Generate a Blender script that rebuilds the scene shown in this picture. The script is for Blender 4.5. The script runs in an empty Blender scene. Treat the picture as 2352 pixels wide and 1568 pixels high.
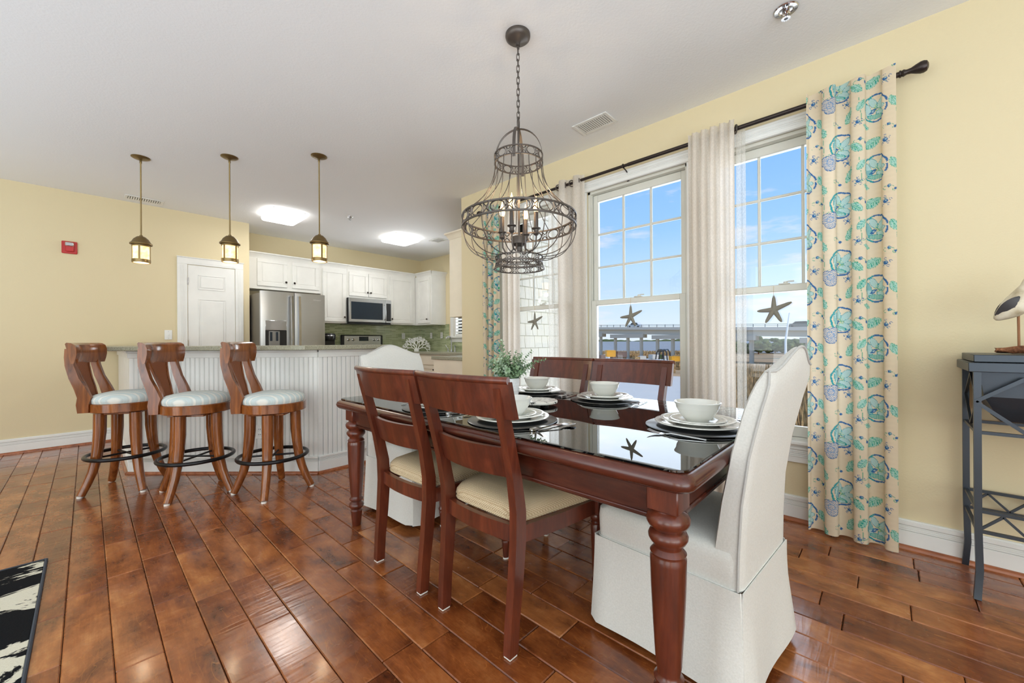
import bpy, math, random
import numpy as np
from math import pi, sin, cos, radians, sqrt, atan2
from mathutils import Vector, Matrix
random.seed(7); np.random.seed(7)
S = bpy.context.scene
COL = S.collection

# ------------------------------------------------------------------ camera, sky, sun, light, exposure
CH = 1.0937; TH = 0.8167; FPX = 917.0
FW = Vector((sin(TH), cos(TH), 0)); RT = Vector((cos(TH), -sin(TH), 0))
cd = bpy.data.cameras.new('camera'); cam = bpy.data.objects.new('camera', cd); COL.objects.link(cam)
cd.sensor_width = 36; cd.lens = FPX/2352*36; cd.clip_start = .03; cd.clip_end = 9000
cam.matrix_world = Matrix.Translation((0, 0, CH)) @ Matrix.Rotation(-TH, 4, 'Z') @ Matrix.Rotation(pi/2, 4, 'X') @ Matrix.Rotation(-.006, 4, 'Z')
S.camera = cam
S.view_settings.view_transform = 'Standard'; S.view_settings.look = 'None'
S.view_settings.exposure = 0.2; S.view_settings.gamma = 1.0; S.view_settings.use_curve_mapping = False
S.cycles.max_bounces = 10; S.cycles.diffuse_bounces = 5; S.cycles.glossy_bounces = 4
S.cycles.transparent_max_bounces = 24; S.cycles.transmission_bounces = 6
S.cycles.caustics_reflective = False; S.cycles.caustics_refractive = False
S.cycles.sample_clamp_indirect = 4.0; S.cycles.use_denoising = True

def lin(c):
    return tuple(((v/255)/12.92 if v/255 <= .04045 else ((v/255+.055)/1.055)**2.4) for v in c)
W = bpy.data.worlds.new('sky'); S.world = W; W.use_nodes = True
nt = W.node_tree; nt.nodes.clear()
def wn(t, **k):
    n = nt.nodes.new(t)
    for a, b in k.items(): setattr(n, a, b)
    return n
tc = wn('ShaderNodeTexCoord'); sx = wn('ShaderNodeSeparateXYZ'); nt.links.new(tc.outputs['Generated'], sx.inputs[0])
cr = wn('ShaderNodeValToRGB'); nt.links.new(sx.outputs['Z'], cr.inputs[0])
e = cr.color_ramp.elements
e[0].position = 0.0; e[0].color = lin((222, 236, 249))+(1,)
e[1].position = 1.0; e[1].color = lin((70, 125, 215))+(1,)
for p, c in ((.10, (196, 224, 250)), (.25, (150, 200, 248)), (.5, (112, 174, 242))):
    q = e.new(p); q.color = lin(c)+(1,)
mp = wn('ShaderNodeMapping'); mp.inputs['Scale'].default_value = (3.0, 3.0, 13.0); nt.links.new(tc.outputs['Generated'], mp.inputs[0])
nz = wn('ShaderNodeTexNoise'); nz.inputs['Scale'].default_value = 1.6; nz.inputs['Detail'].default_value = 6; nz.inputs['Roughness'].default_value = .6
nt.links.new(mp.outputs[0], nz.inputs['Vector'])
c2 = wn('ShaderNodeValToRGB'); c2.color_ramp.elements[0].position = .53; c2.color_ramp.elements[1].position = .72
c2.color_ramp.elements[1].color = (.75, .75, .75, 1)
nt.links.new(nz.outputs[0], c2.inputs[0])
mx = wn('ShaderNodeMix', data_type='RGBA'); nt.links.new(c2.outputs[0], mx.inputs[0]); nt.links.new(cr.outputs[0], mx.inputs[6])
mx.inputs[7].default_value = lin((246, 240, 240))+(1,)
bg = wn('ShaderNodeBackground'); bg.inputs[1].default_value = 1.0
nt.links.new(mx.outputs[2], bg.inputs[0]); wo = wn('ShaderNodeOutputWorld'); nt.links.new(bg.outputs[0], wo.inputs[0])

def light(name, kind, loc, power, color=(1, 1, 1), size=None, size_y=None, rot=None, radius=None, **k):
    d = bpy.data.lights.new(name, kind); o = bpy.data.objects.new(name, d); COL.objects.link(o)
    d.energy = power; d.color = color; o.location = loc
    if size: d.shape = 'RECTANGLE'; d.size = size; d.size_y = size_y or size
    if radius is not None: d.shadow_soft_size = radius
    if rot: o.rotation_euler = rot
    for a, b in k.items(): setattr(d, a, b)
    return o
sun = light('sun', 'SUN', (0, -20, 30), 2.0, (1, .96, .9)); sun.data.angle = .02
sun.rotation_euler = Vector((.06, .76, -.62)).to_track_quat('-Z', 'Y').to_euler()
# added fill lamps against windowless walls, behind and left of the camera
light('fill_west', 'AREA', (-4.35, 2.2, 1.35), 155, (.78, .90, 1.0), 8.5, 2.3, (0, radians(-90), 0))
light('fill_south', 'AREA', (-1.6, -3.85, 1.35), 100, (.80, .91, 1.0), 5.0, 2.3, (radians(90), 0, 0))
# added lamps out of view: one for the bar, two for the ceiling
dd_ = light('fill_bar', 'AREA', (-3.9, -1.0, 1.35), 17, (.80, .91, 1.0), 2.2, 2.3); dd_.rotation_euler = Vector((.80, .60, 0)).to_track_quat('-Z', 'Y').to_euler(); dd_.data.spread = 1.6  # added fill aimed at the bar front, no door stands here
light('ceiling_fill_left', 'AREA', (-2.7, 1.6, .7), 120, (.68, .86, 1.0), 3.0, 8.2, (radians(180), 0, 0))  # added to brighten the ceiling from below, left of the view
light('ceiling_fill_rear', 'AREA', (-1.1, -2.2, .5), 125, (.68, .86, 1.0), 3.6, 2.6, (radians(180), 0, 0))  # second added ceiling fill, behind the camera
light('daylight_kitchen_window', 'AREA', (4.95, 5.44, 1.8), 55, (.9, .96, 1.0), 1.1, .8, (0, radians(90), 0))
# daylight entering at the three dining windows
light('daylight_windows', 'AREA', (3.25, 1.44, 1.5), 38, (.92, .97, 1.0), 1.9, 2.7, (0, radians(90), 0))

# ------------------------------------------------------------------ mesh helpers
class G:
    def __init__(s): s.v = []; s.f = []; s.M = Matrix.Identity(4); s.mi = []; s.cm = 0
    def add(s, vs, fs):
        o = len(s.v); M = s.M
        s.v.extend([tuple(M @ Vector(p)) for p in vs]); s.f.extend([tuple(i+o for i in f) for f in fs]); s.mi.extend([s.cm]*len(fs)); return s
    def at(s, loc=(0, 0, 0), rz=0, rx=0, ry=0):
        s.M = Matrix.Translation(loc) @ Matrix.Rotation(rz, 4, 'Z') @ Matrix.Rotation(ry, 4, 'Y') @ Matrix.Rotation(rx, 4, 'X'); return s
    def box(s, x0, y0, z0, x1, y1, z1, c=0):
        x0, x1 = min(x0, x1), max(x0, x1); y0, y1 = min(y0, y1), max(y0, y1); z0, z1 = min(z0, z1), max(z0, z1)
        if c <= 0:
            return s.add([(x0,y0,z0),(x1,y0,z0),(x1,y1,z0),(x0,y1,z0),(x0,y0,z1),(x1,y0,z1),(x1,y1,z1),(x0,y1,z1)],
                  [(0,3,2,1),(4,5,6,7),(0,1,5,4),(1,2,6,5),(2,3,7,6),(3,0,4,7)])
        c = min(c, .49*min(x1-x0, y1-y0, z1-z0))
        vs = []; idx = {}
        for i in (0, 1):
            for j in (0, 1):
                for k in (0, 1):
                    X = (x0, x1)[i]; Y = (y0, y1)[j]; Z = (z0, z1)[k]; dx = c*(1-2*i); dy = c*(1-2*j); dz = c*(1-2*k)
                    idx[i,j,k,0] = len(vs); vs.append((X, Y+dy, Z+dz))
                    idx[i,j,k,1] = len(vs); vs.append((X+dx, Y, Z+dz))
                    idx[i,j,k,2] = len(vs); vs.append((X+dx, Y+dy, Z))
        fs = []
        def q(a, b, cc, d, n):
            A, B, C_ = Vector(vs[a]), Vector(vs[b]), Vector(vs[cc])
            if (B-A).cross(C_-A).dot(Vector(n)) < 0: fs.append((d, cc, b, a))
            else: fs.append((a, b, cc, d))
        for i in (0, 1):
            q(idx[i,0,0,0], idx[i,1,0,0], idx[i,1,1,0], idx[i,0,1,0], (2*i-1, 0, 0))
            q(idx[0,i,0,1], idx[1,i,0,1], idx[1,i,1,1], idx[0,i,1,1], (0, 2*i-1, 0))
            q(idx[0,0,i,2], idx[1,0,i,2], idx[1,1,i,2], idx[0,1,i,2], (0, 0, 2*i-1))
            for j in (0, 1):
                q(idx[i,j,0,0], idx[i,j,1,0], idx[i,j,1,1], idx[i,j,0,1], (2*i-1, 2*j-1, 0))
                q(idx[i,0,j,0], idx[i,1,j,0], idx[i,1,j,2], idx[i,0,j,2], (2*i-1, 0, 2*j-1))
                q(idx[0,i,j,1], idx[1,i,j,1], idx[1,i,j,2], idx[0,i,j,2], (0, 2*i-1, 2*j-1))
                for k in (0, 1):
                    a, b, cc = idx[i,j,k,0], idx[i,j,k,1], idx[i,j,k,2]
                    n = Vector((2*i-1, 2*j-1, 2*k-1))
                    if (Vector(vs[b])-Vector(vs[a])).cross(Vector(vs[cc])-Vector(vs[a])).dot(n) < 0: fs.append((a, cc, b))
                    else: fs.append((a, b, cc))
        return s.add(vs, fs)
    def lathe(s, prof, n=24, c=(0, 0), cap=True):
        vs = []; fs = []
        for r, z in prof:
            for k in range(n):
                a = 2*pi*k/n; vs.append((c[0]+r*cos(a), c[1]+r*sin(a), z))
        for i in range(len(prof)-1):
            for k in range(n):
                a = i*n+k; b = i*n+(k+1) % n; fs.append((a, b, b+n, a+n))
        if cap:
            if prof[0][0] > 1e-5: fs.append(tuple(range(n-1, -1, -1)))
            if prof[-1][0] > 1e-5: o = (len(prof)-1)*n; fs.append(tuple(range(o, o+n)))
        return s.add(vs, fs)
    def tube(s, pts, r, n=8, closed=False, sec=None, cap=True):
        pts = [Vector(p) for p in pts]; N = len(pts); vs = []; fs = []
        up = None
        for i, p in enumerate(pts):
            if closed: t = (pts[(i+1) % N]-pts[i-1])
            else: t = pts[min(i+1, N-1)]-pts[max(i-1, 0)]
            t.normalize()
            if up is None:
                up = Vector((0, 0, 1)) if abs(t.z) < .9 else Vector((1, 0, 0))
            a = up-t*up.dot(t)
            if a.length < 1e-6: a = t.orthogonal()
            a.normalize(); b = t.cross(a); up = a
            rr = r[i] if isinstance(r, (list, tuple)) else r
            if sec:
                for (u, v) in sec: vs.append(tuple(p+a*(v*rr)+b*(u*rr)))
            else:
                for k in range(n):
                    q = 2*pi*k/n; vs.append(tuple(p+(a*cos(q)+b*sin(q))*rr))
        m = len(sec) if sec else n
        for i in range(N if closed else N-1):
            for k in range(m):
                A = i*m+k; B = i*m+(k+1) % m; C_ = ((i+1) % N)*m+(k+1) % m; D = ((i+1) % N)*m+k
                fs.append((A, B, C_, D))
        if not closed and cap:
            fs.append(tuple(range(m-1, -1, -1))); fs.append(tuple(range((N-1)*m, N*m)))
        return s.add(vs, fs)
    def loft(s, secs, cap=True, closed=True):
        n = len(secs[0]); vs = [p for q in secs for p in q]; fs = []
        for i in range(len(secs)-1):
            for k in range(n if closed else n-1):
                a = i*n+k; b = i*n+(k+1) % n; fs.append((a, b, b+n, a+n))
        if cap and closed:
            fs.append(tuple(range(n-1, -1, -1))); o = (len(secs)-1)*n; fs.append(tuple(range(o, o+n)))
        return s.add(vs, fs)
    def prism(s, poly, z0, z1):
        return s.loft([[(x, y, z0) for x, y in poly], [(x, y, z1) for x, y in poly]])
    def bar(s, p0, p1, w, h=None):
        h = h or w; return s.tube([p0, p1], 1, sec=[(-w/2, -h/2), (w/2, -h/2), (w/2, h/2), (-w/2, h/2)])
    def build(s, name, m, parent=None, smooth=40, fix=True):
        me = bpy.data.meshes.new(name); me.from_pydata(s.v, [], s.f); me.validate()
        for k in (m if isinstance(m, (list, tuple)) else [m]): me.materials.append(k)
        if isinstance(m, (list, tuple)) and len(me.polygons) == len(s.mi): me.polygons.foreach_set('material_index', s.mi)
        if fix:
            import bmesh
            b = bmesh.new(); b.from_mesh(me); bmesh.ops.recalc_face_normals(b, faces=b.faces); b.to_mesh(me); b.free()
        if smooth:
            me.polygons.foreach_set('use_smooth', [True]*len(me.polygons)); me.set_sharp_from_angle(angle=radians(smooth))
        me.update()
        o = bpy.data.objects.new(name, me); COL.objects.link(o)
        if parent: o.parent = parent
        return o

def tag(o, label=None, cat=None, group=None, kind=None):
    if label: o['label'] = label
    if cat: o['category'] = cat
    if group: o['group'] = group
    if kind: o['kind'] = kind
    return o
def thing(name, label, cat, loc=(0, 0, 0), rz=0, group=None):
    o = bpy.data.objects.new(name, None); COL.objects.link(o); o.empty_display_size = .05
    o.location = loc; o.rotation_euler = (0, 0, rz); return tag(o, label, cat, group)
def struct(name, g, m, smooth=0, **k):
    return tag(g.build(name, m, smooth=smooth, **k), kind='structure')
CH_ = {}
def copy_tree(o, parent=None):
    c = o.copy(); COL.objects.link(c); c.parent = parent
    for ch in list(o.children): copy_tree(ch, c)
    return c
def dup(o, loc, rz, label, group=None):
    c = copy_tree(o); c.location = loc; c.rotation_euler = (0, 0, rz); c['label'] = label
    if group: c['group'] = group
    return c
def put(o, loc, rz=0): o.location = loc; o.rotation_euler = (0, 0, rz); return o
def ray(px, py, d):
    xr = px-1176; yr = py-784; x = xr*cos(.006)-yr*sin(.006); y = xr*sin(.006)+yr*cos(.006)
    return Vector((0, 0, CH))+(FW+RT*(x/FPX)+Vector((0, 0, (.4-y)/FPX)))*d

# ------------------------------------------------------------------ materials
class MT:
    def __init__(s, name):
        s.m = bpy.data.materials.new(name); s.m.use_nodes = True; s.t = s.m.node_tree; s.n = s.t.nodes
        s.b = s.n['Principled BSDF']; s.out = s.n['Material Output']
    def node(s, t, ins=None, **k):
        n = s.n.new(t)
        for a, b in k.items(): setattr(n, a, b)
        for a, b in (ins or {}).items():
            if hasattr(b, 'links') or isinstance(b, bpy.types.NodeSocket): s.t.links.new(b, n.inputs[a])
            else: n.inputs[a].default_value = b
        return n
    def link(s, a, b): s.t.links.new(a, b)
    def coord(s, scale=(1, 1, 1), rot=(0, 0, 0), src='Object', loc=None):
        tc = s.node('ShaderNodeTexCoord'); mp = s.node('ShaderNodeMapping', {'Scale': scale, 'Rotation': rot})
        if loc is not None: s.link(loc, mp.inputs['Location'])
        s.link(tc.outputs[src], mp.inputs[0]); return mp.outputs[0]
    def noise(s, vec, scale=5, detail=4, rough=.5, dist=0):
        n = s.node('ShaderNodeTexNoise', {'Scale': scale, 'Detail': detail, 'Roughness': rough, 'Distortion': dist})
        if vec is not None: s.link(vec, n.inputs['Vector'])
        return n.outputs[0]
    def ramp(s, fac, stops, interp='LINEAR'):
        r = s.node('ShaderNodeValToRGB'); s.link(fac, r.inputs[0]); r.color_ramp.interpolation = interp
        el = r.color_ramp.elements
        for i, (p, c) in enumerate(stops):
            q = el[i] if i < 2 else el.new(p)
            q.position = p; q.color = (lin(c) if max(c) > 1.01 else tuple(c))+(1,)
        return r.outputs[0]
    def mix(s, f, a, b, bt='MIX'):
        n = s.node('ShaderNodeMix', data_type='RGBA', blend_type=bt)
        for i, v in ((0, f), (6, a), (7, b)):
            if isinstance(v, bpy.types.NodeSocket): s.link(v, n.inputs[i])
            else: n.inputs[i].default_value = v if i == 0 else ((lin(v) if max(v) > 1.01 else tuple(v))+(1,))
        return n.outputs[2]
    def math(s, op, a, b=0.0, c=None):
        n = s.node('ShaderNodeMath', operation=op)
        for i, v in enumerate((a, b) if c is None else (a, b, c)):
            if isinstance(v, bpy.types.NodeSocket): s.link(v, n.inputs[i])
            else: n.inputs[i].default_value = v
        return n.outputs[0]
    def bump(s, h, strength=.2, dist=.01):
        b = s.node('ShaderNodeBump', {'Strength': strength, 'Distance': dist}); s.link(h, b.inputs['Height']); s.link(b.outputs[0], s.b.inputs['Normal'])
    def set(s, **k):
        for a, v in k.items():
            i = s.b.inputs[a.replace('_', ' ')]
            if isinstance(v, bpy.types.NodeSocket): s.link(v, i)
            else: i.default_value = v
        return s
def plain(name, c, rough=.5, metal=0.0, bump=None, spec=.5, coat=0.0, **k):
    M = MT(name); M.set(Base_Color=lin(c)+(1,), Roughness=rough, Metallic=metal, Specular_IOR_Level=spec, Coat_Weight=coat, **k)
    v = M.coord()
    nz = M.noise(v, 6, 3); M.set(Base_Color=M.mix(.5, M.ramp(nz, [(.3, tuple(x*.965 for x in c)), (.7, tuple(min(255, x*1.02) for x in c))]), c))
    if bump: M.bump(M.noise(v, bump[0], 3), bump[1], .004)
    return M.m
def emit(name, c, power):
    M = MT(name); M.set(Base_Color=lin(c)+(1,), Emission_Color=lin(c)+(1,), Emission_Strength=power, Roughness=.4); return M.m

def mk_wood(name, dark, mid, lite, rough=.28, scale=1.0, axis='Z', coat=.25, bumps=.05):
    M = MT(name); sc = {'Z': (6, 6, .8), 'X': (.8, 6, 6), 'Y': (6, .8, 6)}[axis]
    v = M.coord(tuple(q*scale for q in sc))
    a = M.noise(v, 2.2, 6, .62, 1.4); b = M.noise(v, 14, 5, .6, .4)
    c1 = M.ramp(a, [(.28, dark), (.5, mid), (.74, lite)])
    c2 = M.ramp(b, [(.35, (.55, .55, .55)), (.62, (1, 1, 1))])
    M.set(Base_Color=M.mix(.45, c1, c2, 'MULTIPLY'), Roughness=rough, Coat_Weight=coat, Coat_Roughness=.12)
    M.bump(b, bumps, .003); return M.m

m_wall = MT('wall_paint'); v = m_wall.coord((1, 1, 1), src='Object')
_h = m_wall.noise(v, 95, 5, .6); m_wall.set(Base_Color=m_wall.mix(m_wall.noise(v, .8, 2), (226, 212, 177), (220, 205, 169)), Roughness=.72, Specular_IOR_Level=.25); m_wall.bump(_h, .22, .004); m_wall = m_wall.m
m_ceil = MT('ceiling_paint'); v = m_ceil.coord((1, 1, 1)); m_ceil.set(Base_Color=m_ceil.mix(m_ceil.noise(v, .7, 2), (243, 244, 245), (239, 240, 241)), Roughness=.85, Specular_IOR_Level=.1); m_ceil.bump(m_ceil.noise(v, 70, 5, .65), .3, .005); m_ceil = m_ceil.m
m_white = plain('white_trim_paint', (236, 236, 233), .38, bump=(30, .02))
m_cab = plain('white_cabinet_paint', (232, 231, 226), .4)
m_cream = plain('cream_cabinet_paint', (238, 228, 208), .45)
m_vinyl = plain('white_vinyl_frame', (218, 217, 208), .35)
m_black = plain('black_plastic', (28, 29, 31), .35)
m_bronze = plain('dark_bronze_rod', (62, 54, 52), .35, .7)
m_iron = plain('grey_iron_wire', (92, 85, 80), .42, .6)
m_brass = plain('aged_brass', (132, 112, 74), .38, .8)
m_chrome = plain('polished_steel', (205, 205, 208), .12, 1.0)
m_gun = plain('gunmetal_console', (70, 76, 84), .38, .75, bump=(20, .1))
m_blackmetal = plain('black_footring_metal', (34, 33, 35), .3, .6)
m_knob = plain('dark_knob', (50, 40, 34), .35, .5)
m_ceramic = plain('white_glazed_ceramic', (226, 226, 220), .12, coat=.5)
m_pot = plain('white_pot_ceramic', (228, 230, 232), .3)
m_mat = plain('black_placemat', (34, 35, 36), .25)
m_glide = plain('white_felt_glide', (225, 220, 212), .7)
m_red = plain('red_alarm_plastic', (190, 40, 42), .35)
m_star = plain('grey_wood_starfish', (132, 128, 116), .7, bump=(60, .5))
m_concrete = plain('bridge_concrete', (218, 212, 200), .85)
m_concrete2 = plain('bridge_pier_concrete', (196, 190, 178), .85)
m_tar = plain('bridge_rail_metal', (120, 130, 132), .6)
m_yellow = plain('yellow_crate', (235, 165, 30), .6)
m_brownnet = plain('brown_trap_mesh', (130, 105, 92), .8)
m_string = plain('jute_string', (205, 180, 140), .8)
m_stone = plain('bar_stone_edge', (150, 146, 128), .3)
m_screen = plain('dark_display', (40, 50, 60), .1)
m_shingle = plain('white_shingle', (232, 229, 214), .8, bump=(14, .25))
m_cherry = mk_wood('cherry_wood', (70, 31, 19), (94, 42, 26), (118, 56, 34), .3)
m_cherryx = mk_wood('cherry_wood_table', (54, 24, 16), (76, 34, 23), (98, 46, 30), .25, axis='Y')
m_stool = mk_wood('walnut_stool_wood', (82, 42, 17), (136, 76, 34), (168, 102, 50), .16)
m_drift = mk_wood('driftwood', (60, 30, 16), (130, 80, 50), (190, 130, 90), .8, 3, 'X', 0, .8)
m_peg = mk_wood('peg_wood', (120, 80, 50), (150, 100, 62), (170, 120, 80), .6, 1, 'Z', 0)
m_shoe = mk_wood('shoe_moulding_wood', (120, 62, 34), (164, 94, 56), (190, 120, 80), .35, 1, 'Y', .2)

# floor planks: colour varies per plank through the object random value
def mk_floor():
    M = MT('hand_scraped_floor'); oi = M.node('ShaderNodeObjectInfo')
    off = M.node('ShaderNodeCombineXYZ'); rnd = M.math('MULTIPLY', oi.outputs['Random'], 37.0); M.link(rnd, off.inputs[0]); M.link(rnd, off.inputs[2])
    v = M.coord((5.5, 1.1, 5), loc=off.outputs[0]); v2 = M.coord((1, 1, 1), loc=off.outputs[0])
    rings = M.noise(v, 1.2, 3, .5, 2.2)
    wv = M.math('FRACT', M.math('MULTIPLY', rings, 9.0)); line = M.ramp(wv, [(.0, (1, 1, 1)), (.07, (0, 0, 0)), (.16, (0, 0, 0))])
    blot = M.noise(M.coord((1.6, .75, 1), loc=off.outputs[0]), 5.0, 6, .66, .25)
    base = M.ramp(blot, [(.28, (84, 46, 26)), (.40, (140, 82, 46)), (.55, (178, 110, 62)), (.72, (214, 148, 92))])
    tint = M.ramp(oi.outputs['Random'], [(0, (190, 166, 148)), (.5, (228, 212, 198)), (1, (255, 255, 250))])
    c = M.mix(1.0, base, tint, 'MULTIPLY')
    c = M.mix(M.math('MULTIPLY', line, .28), c, (210, 130, 62))
    fine = M.noise(M.coord((60, 3, 5), loc=off.outputs[0]), 3, 3); c = M.mix(.3, c, M.ramp(fine, [(.3, (.6, .6, .6)), (.6, (1, 1, 1))]), 'MULTIPLY')
    M.set(Base_Color=c, Roughness=M.ramp(M.noise(v2, 9, 3), [(.3, (.17, .17, .17)), (.7, (.3, .3, .3))]), Coat_Weight=.4, Coat_Roughness=.12, Specular_IOR_Level=.5)
    chat = M.noise(M.coord((3, 26, 3), loc=off.outputs[0]), 1.5, 2, .5, .5); lo = M.noise(v2, 11, 2)
    M.bump(M.math('ADD', M.math('MULTIPLY', chat, 1.0), M.math('MULTIPLY', lo, .45)), .3, .006)
    return M.m
m_floor = mk_floor()
m_sub = plain('floor_joint_dark', (38, 20, 12), .8)

def mk_glass(name='window_glass', tint=(1, 1, 1), ior=1.45, extra=0.0, rough=0.0):
    M = MT(name); M.n.remove(M.b)
    tr = M.node('ShaderNodeBsdfTransparent', {'Color': tint+(1,)}); gl = M.node('ShaderNodeBsdfGlossy', {'Roughness': rough})
    fr = M.node('ShaderNodeFresnel', {'IOR': ior}); f = M.math('ADD', fr.outputs[0], extra)
    mx = M.node('ShaderNodeMixShader'); M.link(f, mx.inputs[0]); M.link(tr.outputs[0], mx.inputs[1]); M.link(gl.outputs[0], mx.inputs[2])
    M.link(mx.outputs[0], M.out.inputs[0]); return M.m
m_glass = mk_glass()
m_tglass = mk_glass('tabletop_glass', (.9, .95, .93), 1.95, .05)
m_bulbglass = emit('candle_bulb', (255, 190, 110), 12)
m_kdiff = emit('kitchen_light_diffuser', (255, 254, 250), 6)
m_lampglass = MT('amber_seeded_glass'); _v = m_lampglass.coord(); _n = m_lampglass.noise(_v, 25, 4)
m_lampglass.set(Base_Color=m_lampglass.ramp(_n, [(.3, (236, 190, 120)), (.7, (255, 232, 190))]), Roughness=.4, Emission_Color=m_lampglass.ramp(_n, [(.3, (255, 180, 95)), (.7, (255, 226, 170))]), Emission_Strength=1.6); m_lampglass = m_lampglass.m
m_bulb = emit('pendant_bulb', (255, 236, 200), 9)

def mk_fabric(name, c1, c2, scale=900, rough=.9, bumpy=.3, stretch=(1, 1, 1)):
    M = MT(name); v = M.coord(stretch)
    ch = M.node('ShaderNodeTexChecker', {'Scale': scale}); M.link(v, ch.inputs[0])
    w = M.noise(v, scale*.25, 3); big = M.noise(v, 3, 2)
    c = M.mix(w, c1, c2); c = M.mix(.2, c, M.ramp(big, [(.3, (.82, .82, .82)), (.7, (1, 1, 1))]), 'MULTIPLY')
    M.set(Base_Color=c, Roughness=rough, Specular_IOR_Level=.15, Sheen_Weight=.2); M.bump(w, bumpy, .002); return M.m
m_linen = mk_fabric('light_grey_linen', (205, 204, 198), (228, 227, 222), 700)
m_piping = mk_fabric('grey_linen_piping', (172, 171, 168), (192, 191, 187), 900)
M = MT('beige_chevron_weave'); v = M.coord((1, 1, 1))
wa = M.node('ShaderNodeTexWave', {'Scale': 62, 'Distortion': .8, 'Detail': 0}, wave_type='BANDS', bands_direction='DIAGONAL'); M.link(v, wa.inputs[0])
wb = M.node('ShaderNodeTexWave', {'Scale': 75, 'Distortion': .8, 'Detail': 0}, wave_type='BANDS', bands_direction='X'); M.link(v, wb.inputs[0])
_w = M.math('MULTIPLY', wa.outputs[1], wb.outputs[1]); M.set(Base_Color=M.ramp(_w, [(.0, (176, 152, 120)), (.5, (218, 200, 168))]), Roughness=.9, Specular_IOR_Level=.1); M.bump(_w, .5, .003); m_beige = M.m
M = MT('striped_stool_fabric'); v = M.coord((1, 1, 1))
wa = M.node('ShaderNodeTexWave', {'Scale': 7.5, 'Distortion': .6, 'Detail': 0, 'Detail Scale': .5}, wave_type='RINGS', rings_direction='Z'); 
mpp = M.node('ShaderNodeMapping', {'Location': (-.02, .33, 0)}); M.link(v, mpp.inputs[0]); M.link(mpp.outputs[0], wa.inputs[0])
M.set(Base_Color=M.ramp(wa.outputs[1], [(0, (228, 227, 220)), (.25, (206, 214, 212)), (.42, (182, 198, 202)), (.5, (230, 228, 220)), (.58, (164, 180, 182)), (.66, (202, 213, 212)), (1, (196, 209, 210))], 'LINEAR'), Roughness=.85, Specular_IOR_Level=.15); M.bump(M.noise(v, 300, 2), .2, .002); m_stripe = M.m
M = MT('cane_weave'); v = M.coord((1, 1, 1)); ck = M.node('ShaderNodeTexChecker', {'Scale': 160}); M.link(v, ck.inputs[0])
M.set(Base_Color=M.mix(ck.outputs[1], (84, 44, 22), (160, 92, 50)), Roughness=.6); M.bump(ck.outputs[1], .5, .002); m_cane = M.m
def mk_steel(name, c, axis=(1, 1, 120), rough=.26):
    M = MT(name); v = M.coord(axis); n = M.noise(v, 3, 3); M.set(Base_Color=M.mix(n, tuple(q*.93 for q in c), c), Metallic=1.0, Roughness=rough, Anisotropic=.5); M.bump(n, .03, .001); return M.m
m_steel = mk_steel('brushed_stainless', (200, 203, 206), rough=.3)
m_counter = MT('grey_green_solid_surface'); v = m_counter.coord(); m_counter.set(Base_Color=m_counter.ramp(m_counter.noise(v, 260, 2), [(.35, (120, 118, 98)), (.5, (158, 155, 134)), (.66, (186, 184, 166))]), Roughness=.3); m_counter = m_counter.m
# mosaic backsplash, pieces far smaller than ten pixels
M = MT('green_glass_mosaic'); v = M.coord((1, 1, 1), rot=(0, 0, 0)); sp = M.node('ShaderNodeSeparateXYZ'); M.link(v, sp.inputs[0])
cb = M.node('ShaderNodeCombineXYZ'); M.link(M.math('ADD', sp.outputs[0], sp.outputs[1]), cb.inputs[0]); M.link(sp.outputs[2], cb.inputs[1])
bk = M.node('ShaderNodeTexBrick', {'Scale': 1.0, 'Mortar Size': .0014, 'Brick Width': .13, 'Row Height': .017, 'Color1': lin((136, 148, 104))+(1,), 'Color2': lin((186, 194, 150))+(1,), 'Mortar': lin((206, 206, 186))+(1,), 'Bias': 0.0})
bk.offset = .37; bk.offset_frequency = 2; M.link(cb.outputs[0], bk.inputs[0])
M.set(Base_Color=bk.outputs[0], Roughness=.12, Coat_Weight=.3); M.bump(bk.outputs[1], -.4, .003); m_mosaic = M.m
M = MT('cowhide_rug'); v = M.coord((1.2, 2.1, 1), loc=None); n = M.noise(v, 1.35, 6, .62, 1.9); f = M.ramp(n, [(.505, (24, 25, 28)), (.52, (226, 220, 200))]); M.set(Base_Color=M.mix(.35, f, M.ramp(M.noise(M.coord((30, 90, 1)), 4, 3), [(.2, (.6, .6, .6)), (.7, (1, 1, 1))]), 'MULTIPLY'), Roughness=.9, Specular_IOR_Level=.1); M.bump(M.noise(M.coord((1, 3, 1)), 150, 3), .8, .004); m_rug = M.m
m_rugedge = plain('rug_binding', (62, 66, 74), .9, bump=(200, .5))
M = MT('flecked_marble'); v = M.coord((1, 1, 1)); vo = M.noise(v, 42, 3, .6, .8); M.set(Base_Color=M.ramp(vo, [(.36, (50, 48, 44)), (.43, (236, 232, 222))]), Roughness=.15); m_marble = M.m
M = MT('grey_green_leaf'); oi = M.node('ShaderNodeObjectInfo'); v = M.coord(); M.set(Base_Color=M.ramp(M.noise(v, 16, 3), [(.3, (84, 118, 82)), (.5, (140, 168, 128)), (.7, (188, 206, 184))]), Roughness=.6); m_leaf = M.m
m_stem = plain('green_stem', (110, 120, 70), .7)
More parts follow.
